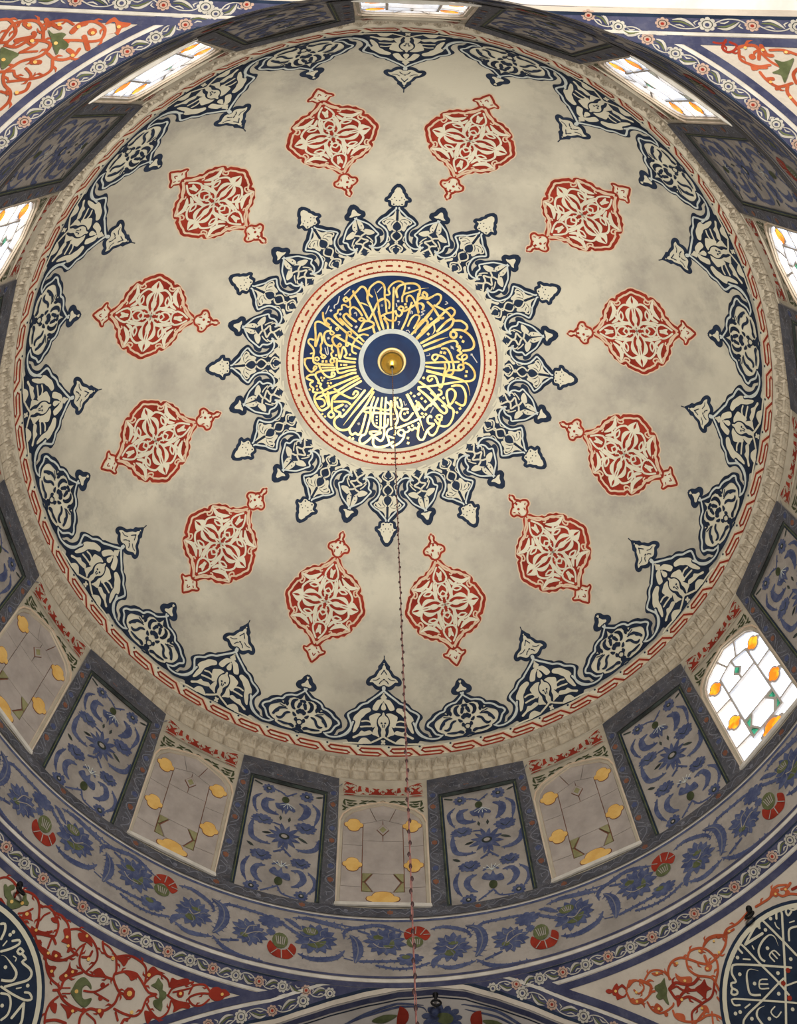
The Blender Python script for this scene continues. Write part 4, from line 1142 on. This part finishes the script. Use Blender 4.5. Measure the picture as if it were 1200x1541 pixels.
LEADS = [[(-.32, -3.25), (-.32, -1.72), (0, -1.60), (.32, -1.72), (.32, -3.25)], [(-.32, -3.25), (.32, -3.25)], [(-.32, -2.12), (.32, -2.12)], [(-.64, -2.24), (-.32, -2.24)], [(.32, -2.24), (.64, -2.24)],
 [(-.64, -3.16), (-.32, -3.16)], [(.32, -3.16), (.64, -3.16)], [(0, -1.60), (0, -1.74)], [(0, -1.99), (0, -2.12)], [(-.22, -1.33), (-.105, -1.64)], [(.22, -1.33), (.105, -1.64)],
 [(-.32, -2.86), (.32, -2.86)], [(-.15, -2.86), (-.265, -3.05), (-.15, -3.25)], [(.15, -2.86), (.265, -3.05), (.15, -3.25)], [(-.32, -3.05), (-.265, -3.05)], [(.32, -3.05), (.265, -3.05)]]
QF = [(1, 0), (.95, .22), (.80, .34), (.66, .38), (.60, .62), (.44, .86), (.20, .98), (0, 1)]
def quatre(cx, cz, rx, rz):
    q = QF+[(-x, y) for x, y in QF[-2::-1]]; q += [(x, -y) for x, y in q[-2:0:-1]]
    return [(cx+rx*x, cz+rz*y) for x, y in q]
CART = [(-.468, -1.767, .155, .15), (.468, -1.767, .155, .15), (-.468, -2.685, .155, .15), (.468, -2.685, .155, .15), (0, -3.40, .25, .155)]
def solid(mb, poly, h0, h1, m, g=.3):
    "face at lift h1 with side walls down to h0"
    fill(mb, S, poly, h1, m, (), g); n = len(poly); b = [S(p[0], p[1], h0) for p in poly]+[S(p[0], p[1], h1) for p in poly]
    mb.add(b, [(i, (i+1) % n, n+(i+1) % n, n+i) for i in range(n)], m)
def bar(mb, pts, wd, h0, h1, m):
    for a, b in zip(pts, pts[1:]):
        dx, dy = b[0]-a[0], b[1]-a[1]; l = math.hypot(dx, dy); nx, ny = -dy/l*wd/2, dx/l*wd/2; ex, ey = dx/l*wd*.3, dy/l*wd*.3
        solid(mb, [(a[0]+nx-ex, a[1]+ny-ey), (b[0]+nx+ex, b[1]+ny+ey), (b[0]-nx+ex, b[1]-ny+ey), (a[0]-nx-ex, a[1]-ny-ey)], h0, h1, m)
def surround(real):
    mb = MB(); bw = lambda z: bayw(z)*6.1
    outer = [(-bw(-3.634), -3.634), (-bw(-.64), -.64), (bw(-.64), -.64), (bw(-3.634), -3.634)]
    outer = resample(outer+[outer[0]], .25)[:-1]
    fill(mb, S, outer, .0, 'bay', [OUT], .25)
    d = -.075 if real else -.03; n = len(OUT)
    vs = [S(x, z, 0) for x, z in OUT]+[S(x*.985, z, d) for x, z in OUT]
    mb.add(vs, [(i, (i+1) % n, n+(i+1) % n, n+i) for i in range(n)], 'jamb')
    e1 = [(-.70, -3.60)]+[(x*1.085, z+(.045 if z > -3 else 0)) for x, z in OUT[1:-1]]+[(.70, -3.60)]
    for a, b in zip(e1, e1[1:]): bar(mb, [a, b], .03, 0, .02, 'jamb')
    solid(mb, [(-.72, -3.625), (-.71, -3.56), (.71, -3.56), (.72, -3.625)], 0, .03, 'white')
    stroke(mb, S, e1[1:-1], .02, .024, 'rose', smooth=False)
    return mb.mesh('surround')
def trimband():
    mb = MB()
    fill(mb, S, [(-.70, -1.075), (-.70, -.70), (.70, -.70), (.70, -1.075)], .006, 'bay')
    for k, kind in enumerate('HCHHCH'):
        cx = -.555+k*.222; cz = -.885
        f = lambda pts, mm='red': fill(mb, S, [(cx+a*.112, cz+b*.165) for a, b in pts], .012, mm)
        if kind == 'H':
            f([(-.8, -.75), (.8, -.75), (.25, -.1), (.75, .35), (.3, .3), (0, .1), (-.3, .3), (-.75, .35), (-.25, -.1)])
            f([(-.95, 1), (-.5, .75), (0, .6), (.5, .75), (.95, 1)]); f([(-.9, -1), (.9, -1), (.5, -.9), (-.5, -.9)])
            f([(-1, .1), (-.85, -.3), (-1, -.6)]); f([(1, .1), (.85, -.3), (1, -.6)])
            for e in (-1, 1):
                stroke(mb, S, [(cx+e*.105, cz+.06), (cx+e*.085, cz+.11), (cx+e*.045, cz+.115), (cx+e*.03, cz+.08)], .022, .012, 'red', 2)
                stroke(mb, S, [(cx+e*.10, cz-.03), (cx+e*.07, cz-.06), (cx+e*.075, cz-.10), (cx+e*.11, cz-.12)], .022, .012, 'red', 2)
        else:
            f([(-.9, -.5), (-.75, .4), (-.2, .9), (-.35, .2), (-.2, -.3)]); f([(.9, -.5), (.75, .4), (.2, .9), (.35, .2), (.2, -.3)])
            f([(-.5, -.9), (0, -.55), (.5, -.9), (0, -.7)]); f([(-.9, 1), (0, .85), (.9, 1), (0, .95)])
            stroke(mb, S, [(cx-.05, cz+.12), (cx+.0, cz+.02), (cx+.06, cz-.1)], .012, .014, 'bay')
    for z in (-.725, -1.055): stroke(mb, S, [(-.66, z), (.66, z)], .014, .010, 'red', smooth=False)
    for x in (-.222*1.5, .0, .333, -.333+.111, .222): disc(mb, S, (x+.111*0, -.885-.12), .018, .014, .012, 'red', 6)
    return mb.mesh('red_arabesque_band')
def spandrel():
    mb = MB()
    LV = [((-.66, -1.17), (-.55, -1.20), (-.44, -1.19)), ((-.64, -1.18), (-.645, -1.26), (-.62, -1.33)), ((-.60, -1.31), (-.52, -1.32), (-.46, -1.29)), ((-.40, -1.27), (-.33, -1.23), (-.27, -1.26)),
      ((-.25, -1.20), (-.18, -1.17), (-.10, -1.20)), ((-.05, -1.185), (0, -1.17), (.05, -1.185)), ((-.67, -1.46), (-.61, -1.40)), ((-.50, -1.26), (-.42, -1.27)), ((-.37, -1.17), (-.30, -1.19), (-.24, -1.16)), ((-.68, -1.33), (-.63, -1.38), (-.57, -1.37)), ((-.60, -1.24), (-.55, -1.27), (-.50, -1.24))]
    for l in LV:
        for fx in (1, -1): stroke(mb, S, [(fx*x, z) for x, z in l], .042, .008, 'greendk', 2)
    return mb.mesh('green_arabesque')
band = trimband(); span = spandrel(); sur = {True: surround(True), False: surround(False)}
def shrink(poly, d): return inset(poly, d)
names = {}
def window(n, k, real, label):
    w = bpy.data.objects.new('window_%d' % n, None); C.objects.link(w); w['kind'] = 'structure'; w['label'] = label; w.rotation_euler = (0, 0, -R(30*k))
    obj('surround', sur[real], w); obj('red_arabesque_band', band, w); obj('green_arabesque', span, w)
    key = 'g' if real else 'b'
    if key not in names:
        L = []; hz = -.055 if real else -.02
        mb = MB(); fill(mb, S, OUT, hz-.02, 'putty' if real else 'brown'); L.append(('backing', mb.mesh('backing')))
        for i, p in enumerate(PANES):
            p = resample(p+[p[0]], .1)[:-1]; mb = MB()
            solid(mb, shrink(p, .008 if real else .007), hz-.018, hz, 'glass' if real else 'pane_st', .2); L.append(('pane', mb.mesh('pane')))
        for i, p in enumerate(GP):
            mb = MB(); solid(mb, shrink(p, .012), hz-.01, hz+.006, 'gglass' if real else 'khaki', .2); L.append(('green_pane', mb.mesh('green_pane')))
        mb = MB(); dm = [(-.1, -1.865), (0, -1.73), (.1, -1.865), (0, -2.0)]; solid(mb, dm, hz, hz+.012, 'putty' if real else 'brown')
        solid(mb, shrink(dm, -.0) if 0 else [(-.092, -1.865), (0, -1.742), (.092, -1.865), (0, -1.988)], hz, hz+.016, 'putty' if real else 'pane_st')
        solid(mb, [(-.055, -1.865), (0, -1.79), (.055, -1.865), (0, -1.94)], hz, hz+.02, 'gglass' if real else 'khaki'); L.append(('diamond', mb.mesh('diamond')))
        for c in CART:
            mb = MB()
            if real:
                solid(mb, quatre(c[0], c[1], c[2], c[3]), hz, hz+.02, 'putty'); solid(mb, quatre(c[0], c[1], c[2]*.74, c[3]*.76), hz, hz+.03, 'oglass')
            else:
                solid(mb, quatre(c[0], c[1], c[2]*1.03, c[3]*1.04), hz, hz+.006, 'brown'); solid(mb, quatre(c[0], c[1], c[2]*.97, c[3]*.97), hz, hz+.01, 'yellow')
            L.append(('cartouche', mb.mesh('cartouche')))
        if real:
            mb = MB()
            for l in LEADS: bar(mb, l, .034, hz-.01, hz+.035, 'putty')
            bar(mb, OUT+[OUT[0]], .03, hz-.01, hz+.03, 'putty'); L.append(('glazing_bars', mb.mesh('glazing_bars')))
        names[key] = L
    for nm, me in names[key]: obj(nm, me, w)
WL = {0: 'blind window painted with yellow cartouches directly below the dome, behind the chain', 1: 'blind painted window right of the central blind window', 2: 'daylit stained-glass window with orange cartouches at the lower right',
 3: 'daylit window at the right edge beside the palmette', 4: 'bright white window at the right edge, half cut off', 5: 'slanting bright white window at the top right', 6: 'bright white window at the very top of the drum',
 7: 'slanting bright white window at the top left', 8: 'bright white window at the left edge, half cut off', 9: 'daylit window out past the left edge', 10: 'blind painted window at the left edge, partly cut off', 11: 'blind painted window left of the central blind window'}
for k in range(12): window(k+1, k, k in (2, 3, 4, 5, 6, 7, 8), WL[k])
# ================================================================ PENDENTIVES AND ARCHES
ZLOW = -8.6
def rb(az):
    "radius at which the pendentive is cut by its arch; az in degrees from the far side"
    a = (az+180) % 360-180
    far = [(-12.4, 6.537), (-9.87, 6.443), (-6.12, 6.322), (-2.19, 6.228), (1.89, 6.165), (6.44, 6.151), (10.09, 6.196), (13.92, 6.316), (17.5, 6.461), (20.8, 6.63)]
    if -12.4 <= a <= 20.8:
        for p, q in zip(far, far[1:]):
            if p[0] <= a <= q[0]: return p[1]+(q[1]-p[1])*(a-p[0])/(q[0]-p[0])
    if -50 < a < -12.4: return 6.385/math.cos(R(a))
    if 20.8 < a < 52: return 6.198/math.cos(R(a))
    if abs(a) > 128: return max(6.152, 6.07/abs(math.cos(R(a))))
    return max(6.152, 6.16/abs(math.sin(R(a))))
def zr(r): return ZS+math.sqrt(max(0, RS*RS-r*r))
def parc(az): return zr(min(rb(az), 8.3))
pends = []
for k, (a0, a1, nm) in enumerate(((6.44, 90, 'far right'), (90, 180, 'near right'), (180, 270, 'near left'), (270, 366.44, 'far left'))):
    mb = MB(); n = 90; mrow = 22; vs = []
    for i in range(n+1):
        a = a0+(a1-a0)*i/n; zb_ = parc(a)
        for j in range(mrow+1):
            z = -5.2+(zb_+5.2)*(j/mrow); d = pdir(R(a), z)*RS; vs.append((d.x, d.y, d.z+ZS))
    mb.add(vs, [(i*(mrow+1)+j, (i+1)*(mrow+1)+j, (i+1)*(mrow+1)+j+1, i*(mrow+1)+j+1) for i in range(n) for j in range(mrow)], 'floral')
    pends.append(mb.obj('ceiling_pendentive', None, True, kind='structure', label='%s pendentive with red arabesques%s' % (nm, ' round a navy inscription disc' if 'far' in nm else ' on bright cream plaster')))
FR, NR, NL, FL = pends
def offline(az_list, off):
    "points on the pendentive sphere at distance off (m) from the arch edge, measured into the pendentive"
    out = []
    for i, a in enumerate(az_list):
        r = rb(a); p = pdir(R(a), zr(r)); q = pdir(R(a+.2), zr(rb(a+.2))); t = (q-p).normalized(); nrm = p.cross(t).normalized()
        if nrm.z < 0: nrm = -nrm
        c = Vector((p.x, p.y, 0)).normalized()
        if nrm.dot(Vector((math.sin(R(a)), math.cos(R(a)), 0))) > 0 and nrm.z < 0: nrm = -nrm
        d = (p+nrm*(off/RS)).normalized(); out.append(d)
    return out
def clipband(mb, azs, o0, o1, h, m, zmax=-5.2):
    A = offline(azs, o0); B = offline(azs, o1); vs = []
    for a, b in zip(A, B):
        cz = (zmax-ZS)/RS
        def cl(d):
            if d.z > cz:
                l = math.hypot(d.x, d.y); s = math.sqrt(1-cz*cz); return Vector((d.x/l*s, d.y/l*s, cz))
            return d
        a, b = cl(a)*(RS-h), cl(b)*(RS-h); vs += [(a.x, a.y, a.z+ZS), (b.x, b.y, b.z+ZS)]
    mb.add(vs, [(2*i, 2*i+1, 2*i+3, 2*i+2) for i in range(len(azs)-1)], m)
def zband(mb, a0, a1, z0, z1, h, m):
    n = 60; vs = []
    for i in range(n+1):
        a = a0+(a1-a0)*i/n
        for z in (z0, z1):
            z = max(z, parc(a)); d = pdir(R(a), z)*(RS-h); vs.append((d.x, d.y, d.z+ZS))
    mb.add(vs, [(2*i, 2*i+1, 2*i+3, 2*i+2) for i in range(n)], m)
QA = ((6.44, 90), (90, 180), (180, 270), (270, 366.44))
AR = ({0: (6.44, 52), 3: (-48, 6.44)}, {1: (128, 180), 2: (180, 232)})
def rosette(mb, S, c, r, h, kind):
    for i in range(8):
        a = 2*PI*i/8; disc(mb, S, (c[0]+r*.72*math.cos(a), c[1]+r*.72*math.sin(a)), r*.30, r*.30, h, 'petal' if kind else 'petal2', 7)
    disc(mb, S, c, r*.62, r*.62, h+.002, 'dark', 10); disc(mb, S, c, r*.52, r*.52, h+.004, 'petal' if kind else 'petal2', 10); disc(mb, S, c, r*.26, r*.26, h+.006, 'bluedk' if kind else 'red', 8)
def spray(mb, S, a, b, h, sgn, wd):
    "white acanthus leaf and stem between two rosettes a and b"
    dx, dy = b[0]-a[0], b[1]-a[1]; l = math.hypot(dx, dy) or 1; ux, uy = dx/l, dy/l; nx, ny = -uy*sgn, ux*sgn
    P = lambda t, o: (a[0]+ux*l*t+nx*wd*o, a[1]+uy*l*t+ny*wd*o)
    stroke(mb, S, [P(.12, -.1), P(.3, -.75), P(.6, -.8), P(.85, -.1)], .014, h, 'petal')
    stroke(mb, S, [P(.28, -.5), P(.4, .2), P(.58, .75), P(.78, .6)], .030, h+.002, 'petal', 2)
    stroke(mb, S, [P(.34, -.5), P(.48, .05), P(.62, .35), P(.8, .3)], .022, h+.004, 'green', 2)
    stroke(mb, S, [P(.2, .6), P(.3, .2), P(.26, -.2)], .018, h+.002, 'petal', 2)
    stroke(mb, S, [P(.5, -.6), P(.62, -.2), P(.74, -.3)], .018, h+.002, 'petal', 2)
for k, pd in enumerate(pends):
    a0, a1 = QA[k]; mb = MB()
    zband(mb, a0, a1, -5.2, -5.215, .010, 'navy'); zband(mb, a0, a1, -5.215, -5.335, .008, 'bluedk'); zband(mb, a0, a1, -5.335, -5.365, .010, 'white'); zband(mb, a0, a1, -5.372, -5.435, .010, 'bluedk')
    ra = AR[0].get(k) or AR[1].get(k); n = 80; azl = [ra[0]+(ra[1]-ra[0])*i/n for i in range(n+1)]
    for o0, o1, h, m in ((.0, .06, .014, 'floral'), (.06, .10, .016, 'navy'), (.06, .27, .012, 'bluedk'), (.27, .31, .016, 'white'), (.32, .42, .014, 'bluedk')): clipband(mb, azl, o0, o1, h, m)
    mb.obj('border_bands', pd)
    # flowers of the ring border
    Sc = S_pend(R((a0+a1)/2), -5.28); mb = MB(); step = 2.35; cnt = 0; a = a0+1.2; prev = None
    lim = -5.30
    while a < a1-.8:
        if parc(a) < -5.32:
            p = Sc.plane(R(a), -5.275)
            rosette(mb, Sc, p, .080 if cnt % 2 == 0 else .075, .016, cnt % 2 == 0)
            if prev: spray(mb, Sc, prev, p, .014, 1 if cnt % 2 else -1, .075)
            prev = p
        cnt += 1; a += step*1.25
    L = offline([ra[0]+(ra[1]-ra[0])*i/200 for i in range(201)], .165); acc = 0; prev = None; lastd = None; cnt = 0
    for d in L:
        if d.z*RS+ZS > -5.36: lastd = d; continue
        if lastd is not None: acc += (d-lastd).length*RS
        lastd = d
        if acc > .40 or prev is None:
            acc = 0; az = math.atan2(d.x, d.y); p = Sc.plane(az, d.z*RS+ZS)
            rosette(mb, Sc, p, .09 if cnt % 2 == 0 else .075, .022, cnt % 2 == 0)
            if prev: spray(mb, Sc, prev, p, .020, 1 if cnt % 2 else -1, .075)
            prev = p; cnt += 1
    mb.obj('flower_border', pd, label='dark blue border with white rosettes and curling leaves')
# arabesques and roundels
PCC = {'R': 'red', 'O': 'orange', 'V': 'green', 'Y': 'yellow', 'W': 'ivory'}
def arab(keys, pd, az, z, redmap=None):
    Sp = S_pend(R(az), z); ms = {'scrollwork': MB(), 'green_leaf': MB(), 'ochre_accent': MB()}
    for key in keys:
        for t, c, par, q in DATA[key]:
            q = [Sp.plane(R(x/100), y/1000) for x, y in q]
            g = ms['green_leaf'] if c == 'V' else ms['ochre_accent'] if c == 'Y' else ms['scrollwork']
            h = .018 if c in 'RO' else .026 if c == 'V' else .032
            m = PCC[c]
            if key == 'ps' : m = PCC[c]
            draw(g, Sp, t, par, q, h, m, .03)
            if t == 's' and c in 'RO' and len(q) > 3:      # little curling leaves off the stems
                pp = cat(q, False, .05); s = 1
                for i in range(2, len(pp)-2, 4):
                    a, b = pp[i], pp[i+1]; dx, dy = b[0]-a[0], b[1]-a[1]; l = math.hypot(dx, dy) or 1; s = -s; w_ = par[0]
                    nx, ny = -dy/l*s, dx/l*s; fx, fy = dx/l, dy/l
                    stroke(g, Sp, [a, (a[0]+nx*w_*1.3+fx*w_*.8, a[1]+ny*w_*1.3+fy*w_*.8), (a[0]+nx*w_*1.5+fx*w_*2.2, a[1]+ny*w_*1.5+fy*w_*2.2)], w_*.8, h, m, 1)
    for n, g in ms.items():
        if g.f: g.obj(n, pd)
arab(['pl'], FL, -33, -6.1); arab(['pr'], FR, 36, -6.0); arab(['nl'], NL, -148, -5.7); arab(['nr'], NR, 149, -5.7)
def roundel(pd, key, azc, zc, rad):
    Sp = S_pend(R(azc), zc); mb = MB()
    def circ(r, n=64): return [(r*math.cos(2*PI*i/n), r*math.sin(2*PI*i/n)) for i in range(n)]
    fill(mb, Sp, circ(rad), .036, 'navy', (), .2); stroke(mb, Sp, circ(rad*.945), rad*.045, .040, 'ivory', closed=True, smooth=False)
    o = mb.obj('inscription_disc', pd, label='navy disc with cream rim and cream Arabic strokes'); mb = MB()
    for t, c, par, q in DATA[key]:
        q = [Sp.plane(R(x/100), y/1000) for x, y in q]
        for f in (1, -1):
            qq = [(f*x, f*y) for x, y in q]
            if f < 0 and not all(math.hypot(*p) < rad*.9 for p in qq): continue
            draw(mb, Sp, t, par, qq, .044+(.004 if c == 'R' else 0), PCC[c], .03)
    mb.obj('cream_lettering', o)
roundel(FR, 'ps', 46.1, -6.548, 1.215)
roundel(FL, 'pt', -46.07, -6.667, 1.275)
# arch soffits and outer walls
def arch(nm, azs, ydir, label):
    mb = MB(); vs = []
    for a in azs:
        d = pdir(R(a), parc(a))*RS
        vs += [(d.x, d.y, d.z+ZS), (d.x*1.0, d.y+ydir*1.6, d.z+ZS), (d.x, d.y+ydir*1.7, d.z+ZS+.7)]
    mb.add(vs, [(3*i+j, 3*i+j+1, 3*i+j+4, 3*i+j+3) for i in range(len(azs)-1) for j in (0, 1)], 'soffit')
    return mb.obj(nm, None, False, kind='structure', label=label)
far = arch('wall_front', [-48+1.0*i for i in range(101)], 1, 'far arch soffit with blue line and carnations at the bottom edge')
near = arch('wall_back', [128+1.0*i for i in range(105)], -1, 'shadowed near arch soffit along the top edge')
def sidearch(nm, s):
    mb = MB(); vs = []; azs = [s*(45+1.0*i) for i in range(91)]
    for a in azs:
        d = pdir(R(a), parc(a))*RS; vs += [(d.x, d.y, d.z+ZS), (d.x+s*1.6, d.y, d.z+ZS)]
    mb.add(vs, [(2*i, 2*i+1, 2*i+3, 2*i+2) for i in range(len(azs)-1)], 'soffit'); return mb.obj(nm, None, False, kind='structure')
sidearch('wall_right', 1); sidearch('wall_left', -1)
# far soffit decoration: x along, y outwards from the edge
def S_sof(x, y, h=0):
    "point on the far soffit at x metres across and y metres behind the edge"
    lo, hi = -48.0, 53.0
    for _ in range(26):
        mid = (lo+hi)/2
        if rb(mid)*math.sin(R(mid)) < x: lo = mid
        else: hi = mid
    r = rb(lo); return (x, r*math.cos(R(lo))+y, zr(r)-h)
mb = MB()
stroke(mb, S_sof, [(-2.5+.1*i, .07) for i in range(62)], .09, .008, 'bluedk', smooth=False)
stroke(mb, S_sof, [(-2.5+.1*i, .155) for i in range(62)], .02, .008, 'navy', smooth=False)
mb.obj('blue_edge_line', far)
g1 = MB(); g2 = MB(); g3 = MB()
serr(g1, S_sof, (.82, .52), .28, .26, .01, 'blue', 12, .3, 4); disc(g1, S_sof, (.84, .50), .12, .1, .014, 'green'); serr(g1, S_sof, (-.55, .62), .26, .2, .01, 'blue', 11, .3, 6); serr(g1, S_sof, (2.0, .62), .3, .2, .01, 'blue', 11, .3, 7)
for cx, s in ((.32, -1), (1.22, 1)):
    pod = [(cx+s*.12, .42), (cx+s*.3, .36), (cx+s*.46, .42), (cx+s*.3, .5)]; fill(g2, S_sof, cat(pod, True), .012, 'green')
    if 1:
        fan = [(cx+s*.1*-1+s*.22, .43)]+[(cx+s*(-.02)-s*.20*math.cos(R(a))+s*.18, .45+.2*math.sin(R(a))) for a in range(-70, 95, 15)]; fill(g2, S_sof, fan, .010, 'red')
for pts, wd in (([(.55, .28), (.2, .22), (-.2, .28), (-.6, .42), (-1.0, .62)], .05), ([(.6, .40), (.5, .30), (.1, .28), (-.4, .36)], .04), ([(1.05, .25), (1.5, .2), (1.9, .32), (2.3, .52)], .05), ([(1.1, .32), (1.6, .30), (2.1, .46)], .04), ([(-1.9, .6), (-1.4, .5), (-1.1, .55)], .05)):
    stroke(g3, S_sof, pts, wd, .008, 'blue', 2)
g1.obj('lotus', far); g2.obj('carnation', far); g3.obj('leaf', far)
# unseen shell added so that no sky leaks in round the drum
mb = MB(); hoop(mb, [(6.55, .6), (6.55, -5.2)], 'soffit', 96)
mb.obj('sky_shield', wall)
# ================================================================ HANGING BALL, CHAIN AND LAMP FITTINGS
def lathe(prof, m, n=40, z0=0):
    mb = MB(); vs = []
    for r, z in prof:
        for i in range(n): a = 2*PI*i/n; vs.append((r*math.cos(a), r*math.sin(a), z))
    mb.add(vs, [(j*n+i, j*n+(i+1) % n, (j+1)*n+(i+1) % n, (j+1)*n+i) for j in range(len(prof)-1) for i in range(n)], m); return mb
e = bpy.data.objects.new('ceiling_boss', None); C.objects.link(e); e.location = (0, 0, 4.40); e['label'] = 'polished brass ball in a cream gold cup at the crown of the dome'; e['category'] = 'boss'
lathe([(.02, .07), (.22, .065), (.275, .04), (.272, .01), (.245, .0), (.225, .02), (.20, .05)], 'brasslip').obj('cup', e, True)
lathe([(.226*math.sin(PI*i/20)+1e-4, -.08-.226*math.cos(PI*i/20)) for i in range(21)], 'brass').obj('ball', e, True)
lathe([(.001, -.46), (.03, -.45), (.035, -.41), (.018, -.38), (.018, -.36)], 'iron', 12).obj('eye_bolt', e, True)
e = bpy.data.objects.new('hanging_chain', None); C.objects.link(e); e.location = (0, 0, 3.95); e['label'] = 'long thin reddish chain hanging from the brass ball down the picture'; e['category'] = 'chain'
def linkmesh(L, wd, r, m, nm):
    mb = MB(); n = 12; k = 5; vs = []
    for i in range(n):
        a = 2*PI*i/n; cx = wd*math.cos(a); cz = L/2*math.copysign(abs(math.sin(a))**.7, math.sin(a)); nx, nz = math.cos(a), math.sin(a)
        for j in range(k): b = 2*PI*j/k; vs.append((cx+nx*r*math.cos(b), r*math.sin(b), cz+nz*r*math.cos(b)))
    mb.add(vs, [(i*k+j, ((i+1) % n)*k+j, ((i+1) % n)*k+(j+1) % k, i*k+(j+1) % k) for i in range(n) for j in range(k)], m); return mb.mesh(nm, True)
lk = linkmesh(.150, .0055, .0042, 'chain', 'link')
mb = MB(); vs = []
kn = lathe([(.001, .03), (.010, .018), (.0135, 0), (.010, -.02), (.001, -.032)], 'knot', 6).mesh('joint', True)
lathe([(.010, -.1), (.010, .0)], 'pale', 8).mesh('rod')
mbr = lathe([(.011, -.62), (.011, .0), (.001, 0)], 'pale', 8); mbr.obj('rod', e, True)
z = -.62; i = 0
while z > -18.2:
    o = obj('link', lk, e); o.location = (0, 0, z-.07); o.rotation_euler = (0, 0, (i % 2)*PI/2+.3)
    o = obj('joint', kn, e); o.location = (0.004*((i*7) % 5-2), 0, z); o.scale = (min(1, .55+.04*max(0, -z)),)*3; i += 1; z -= .138
def hook(p, d, label):
    e = bpy.data.objects.new('lamp_hook', None); C.objects.link(e); e.location = p; e['label'] = label; e['category'] = 'hook'; e['group'] = 'black iron lamp hooks'
    e.rotation_euler = Vector(d).to_track_quat('Z', 'Y').to_euler()
    lathe([(.001, .14), (.02, .13), (.022, .0), (.04, -.0), (.04, -.03), (.001, -.03)], 'iron', 10).obj('shank', e, True)
    mb = MB(); n, k = 16, 6; vs = []
    for i in range(n):
        a = 2*PI*i/n
        for j in range(k): b = 2*PI*j/k; vs.append(((.062+.016*math.cos(b))*math.cos(a), .016*math.sin(b), .19+(.062+.016*math.cos(b))*math.sin(a)))
    mb.add(vs, [(i*k+j, ((i+1) % n)*k+j, ((i+1) % n)*k+(j+1) % k, i*k+(j+1) % k) for i in range(n) for j in range(k)], 'iron'); mb.obj('ring', e, True)
hook((0.70, 6.22, -5.22), (0, -.2, -1), 'small black iron hook on the far arch crown, right of the chain')
hook((-4.60, 4.35, -5.50), (.35, -.3, -1), 'small black iron hook above the left inscription disc')
hook((4.58, 4.45, -5.56), (-.3, -.3, -1), 'small black iron hook above the right inscription disc')
# ================================================================ HALL BELOW (out of frame; gives the bounce light)
mb = MB(); mb.add([(-16, -16, -26), (16, -16, -26), (16, 16, -26), (-16, 16, -26)], [(0, 1, 2, 3)], 'hall'); mb.obj('floor', None, kind='structure')
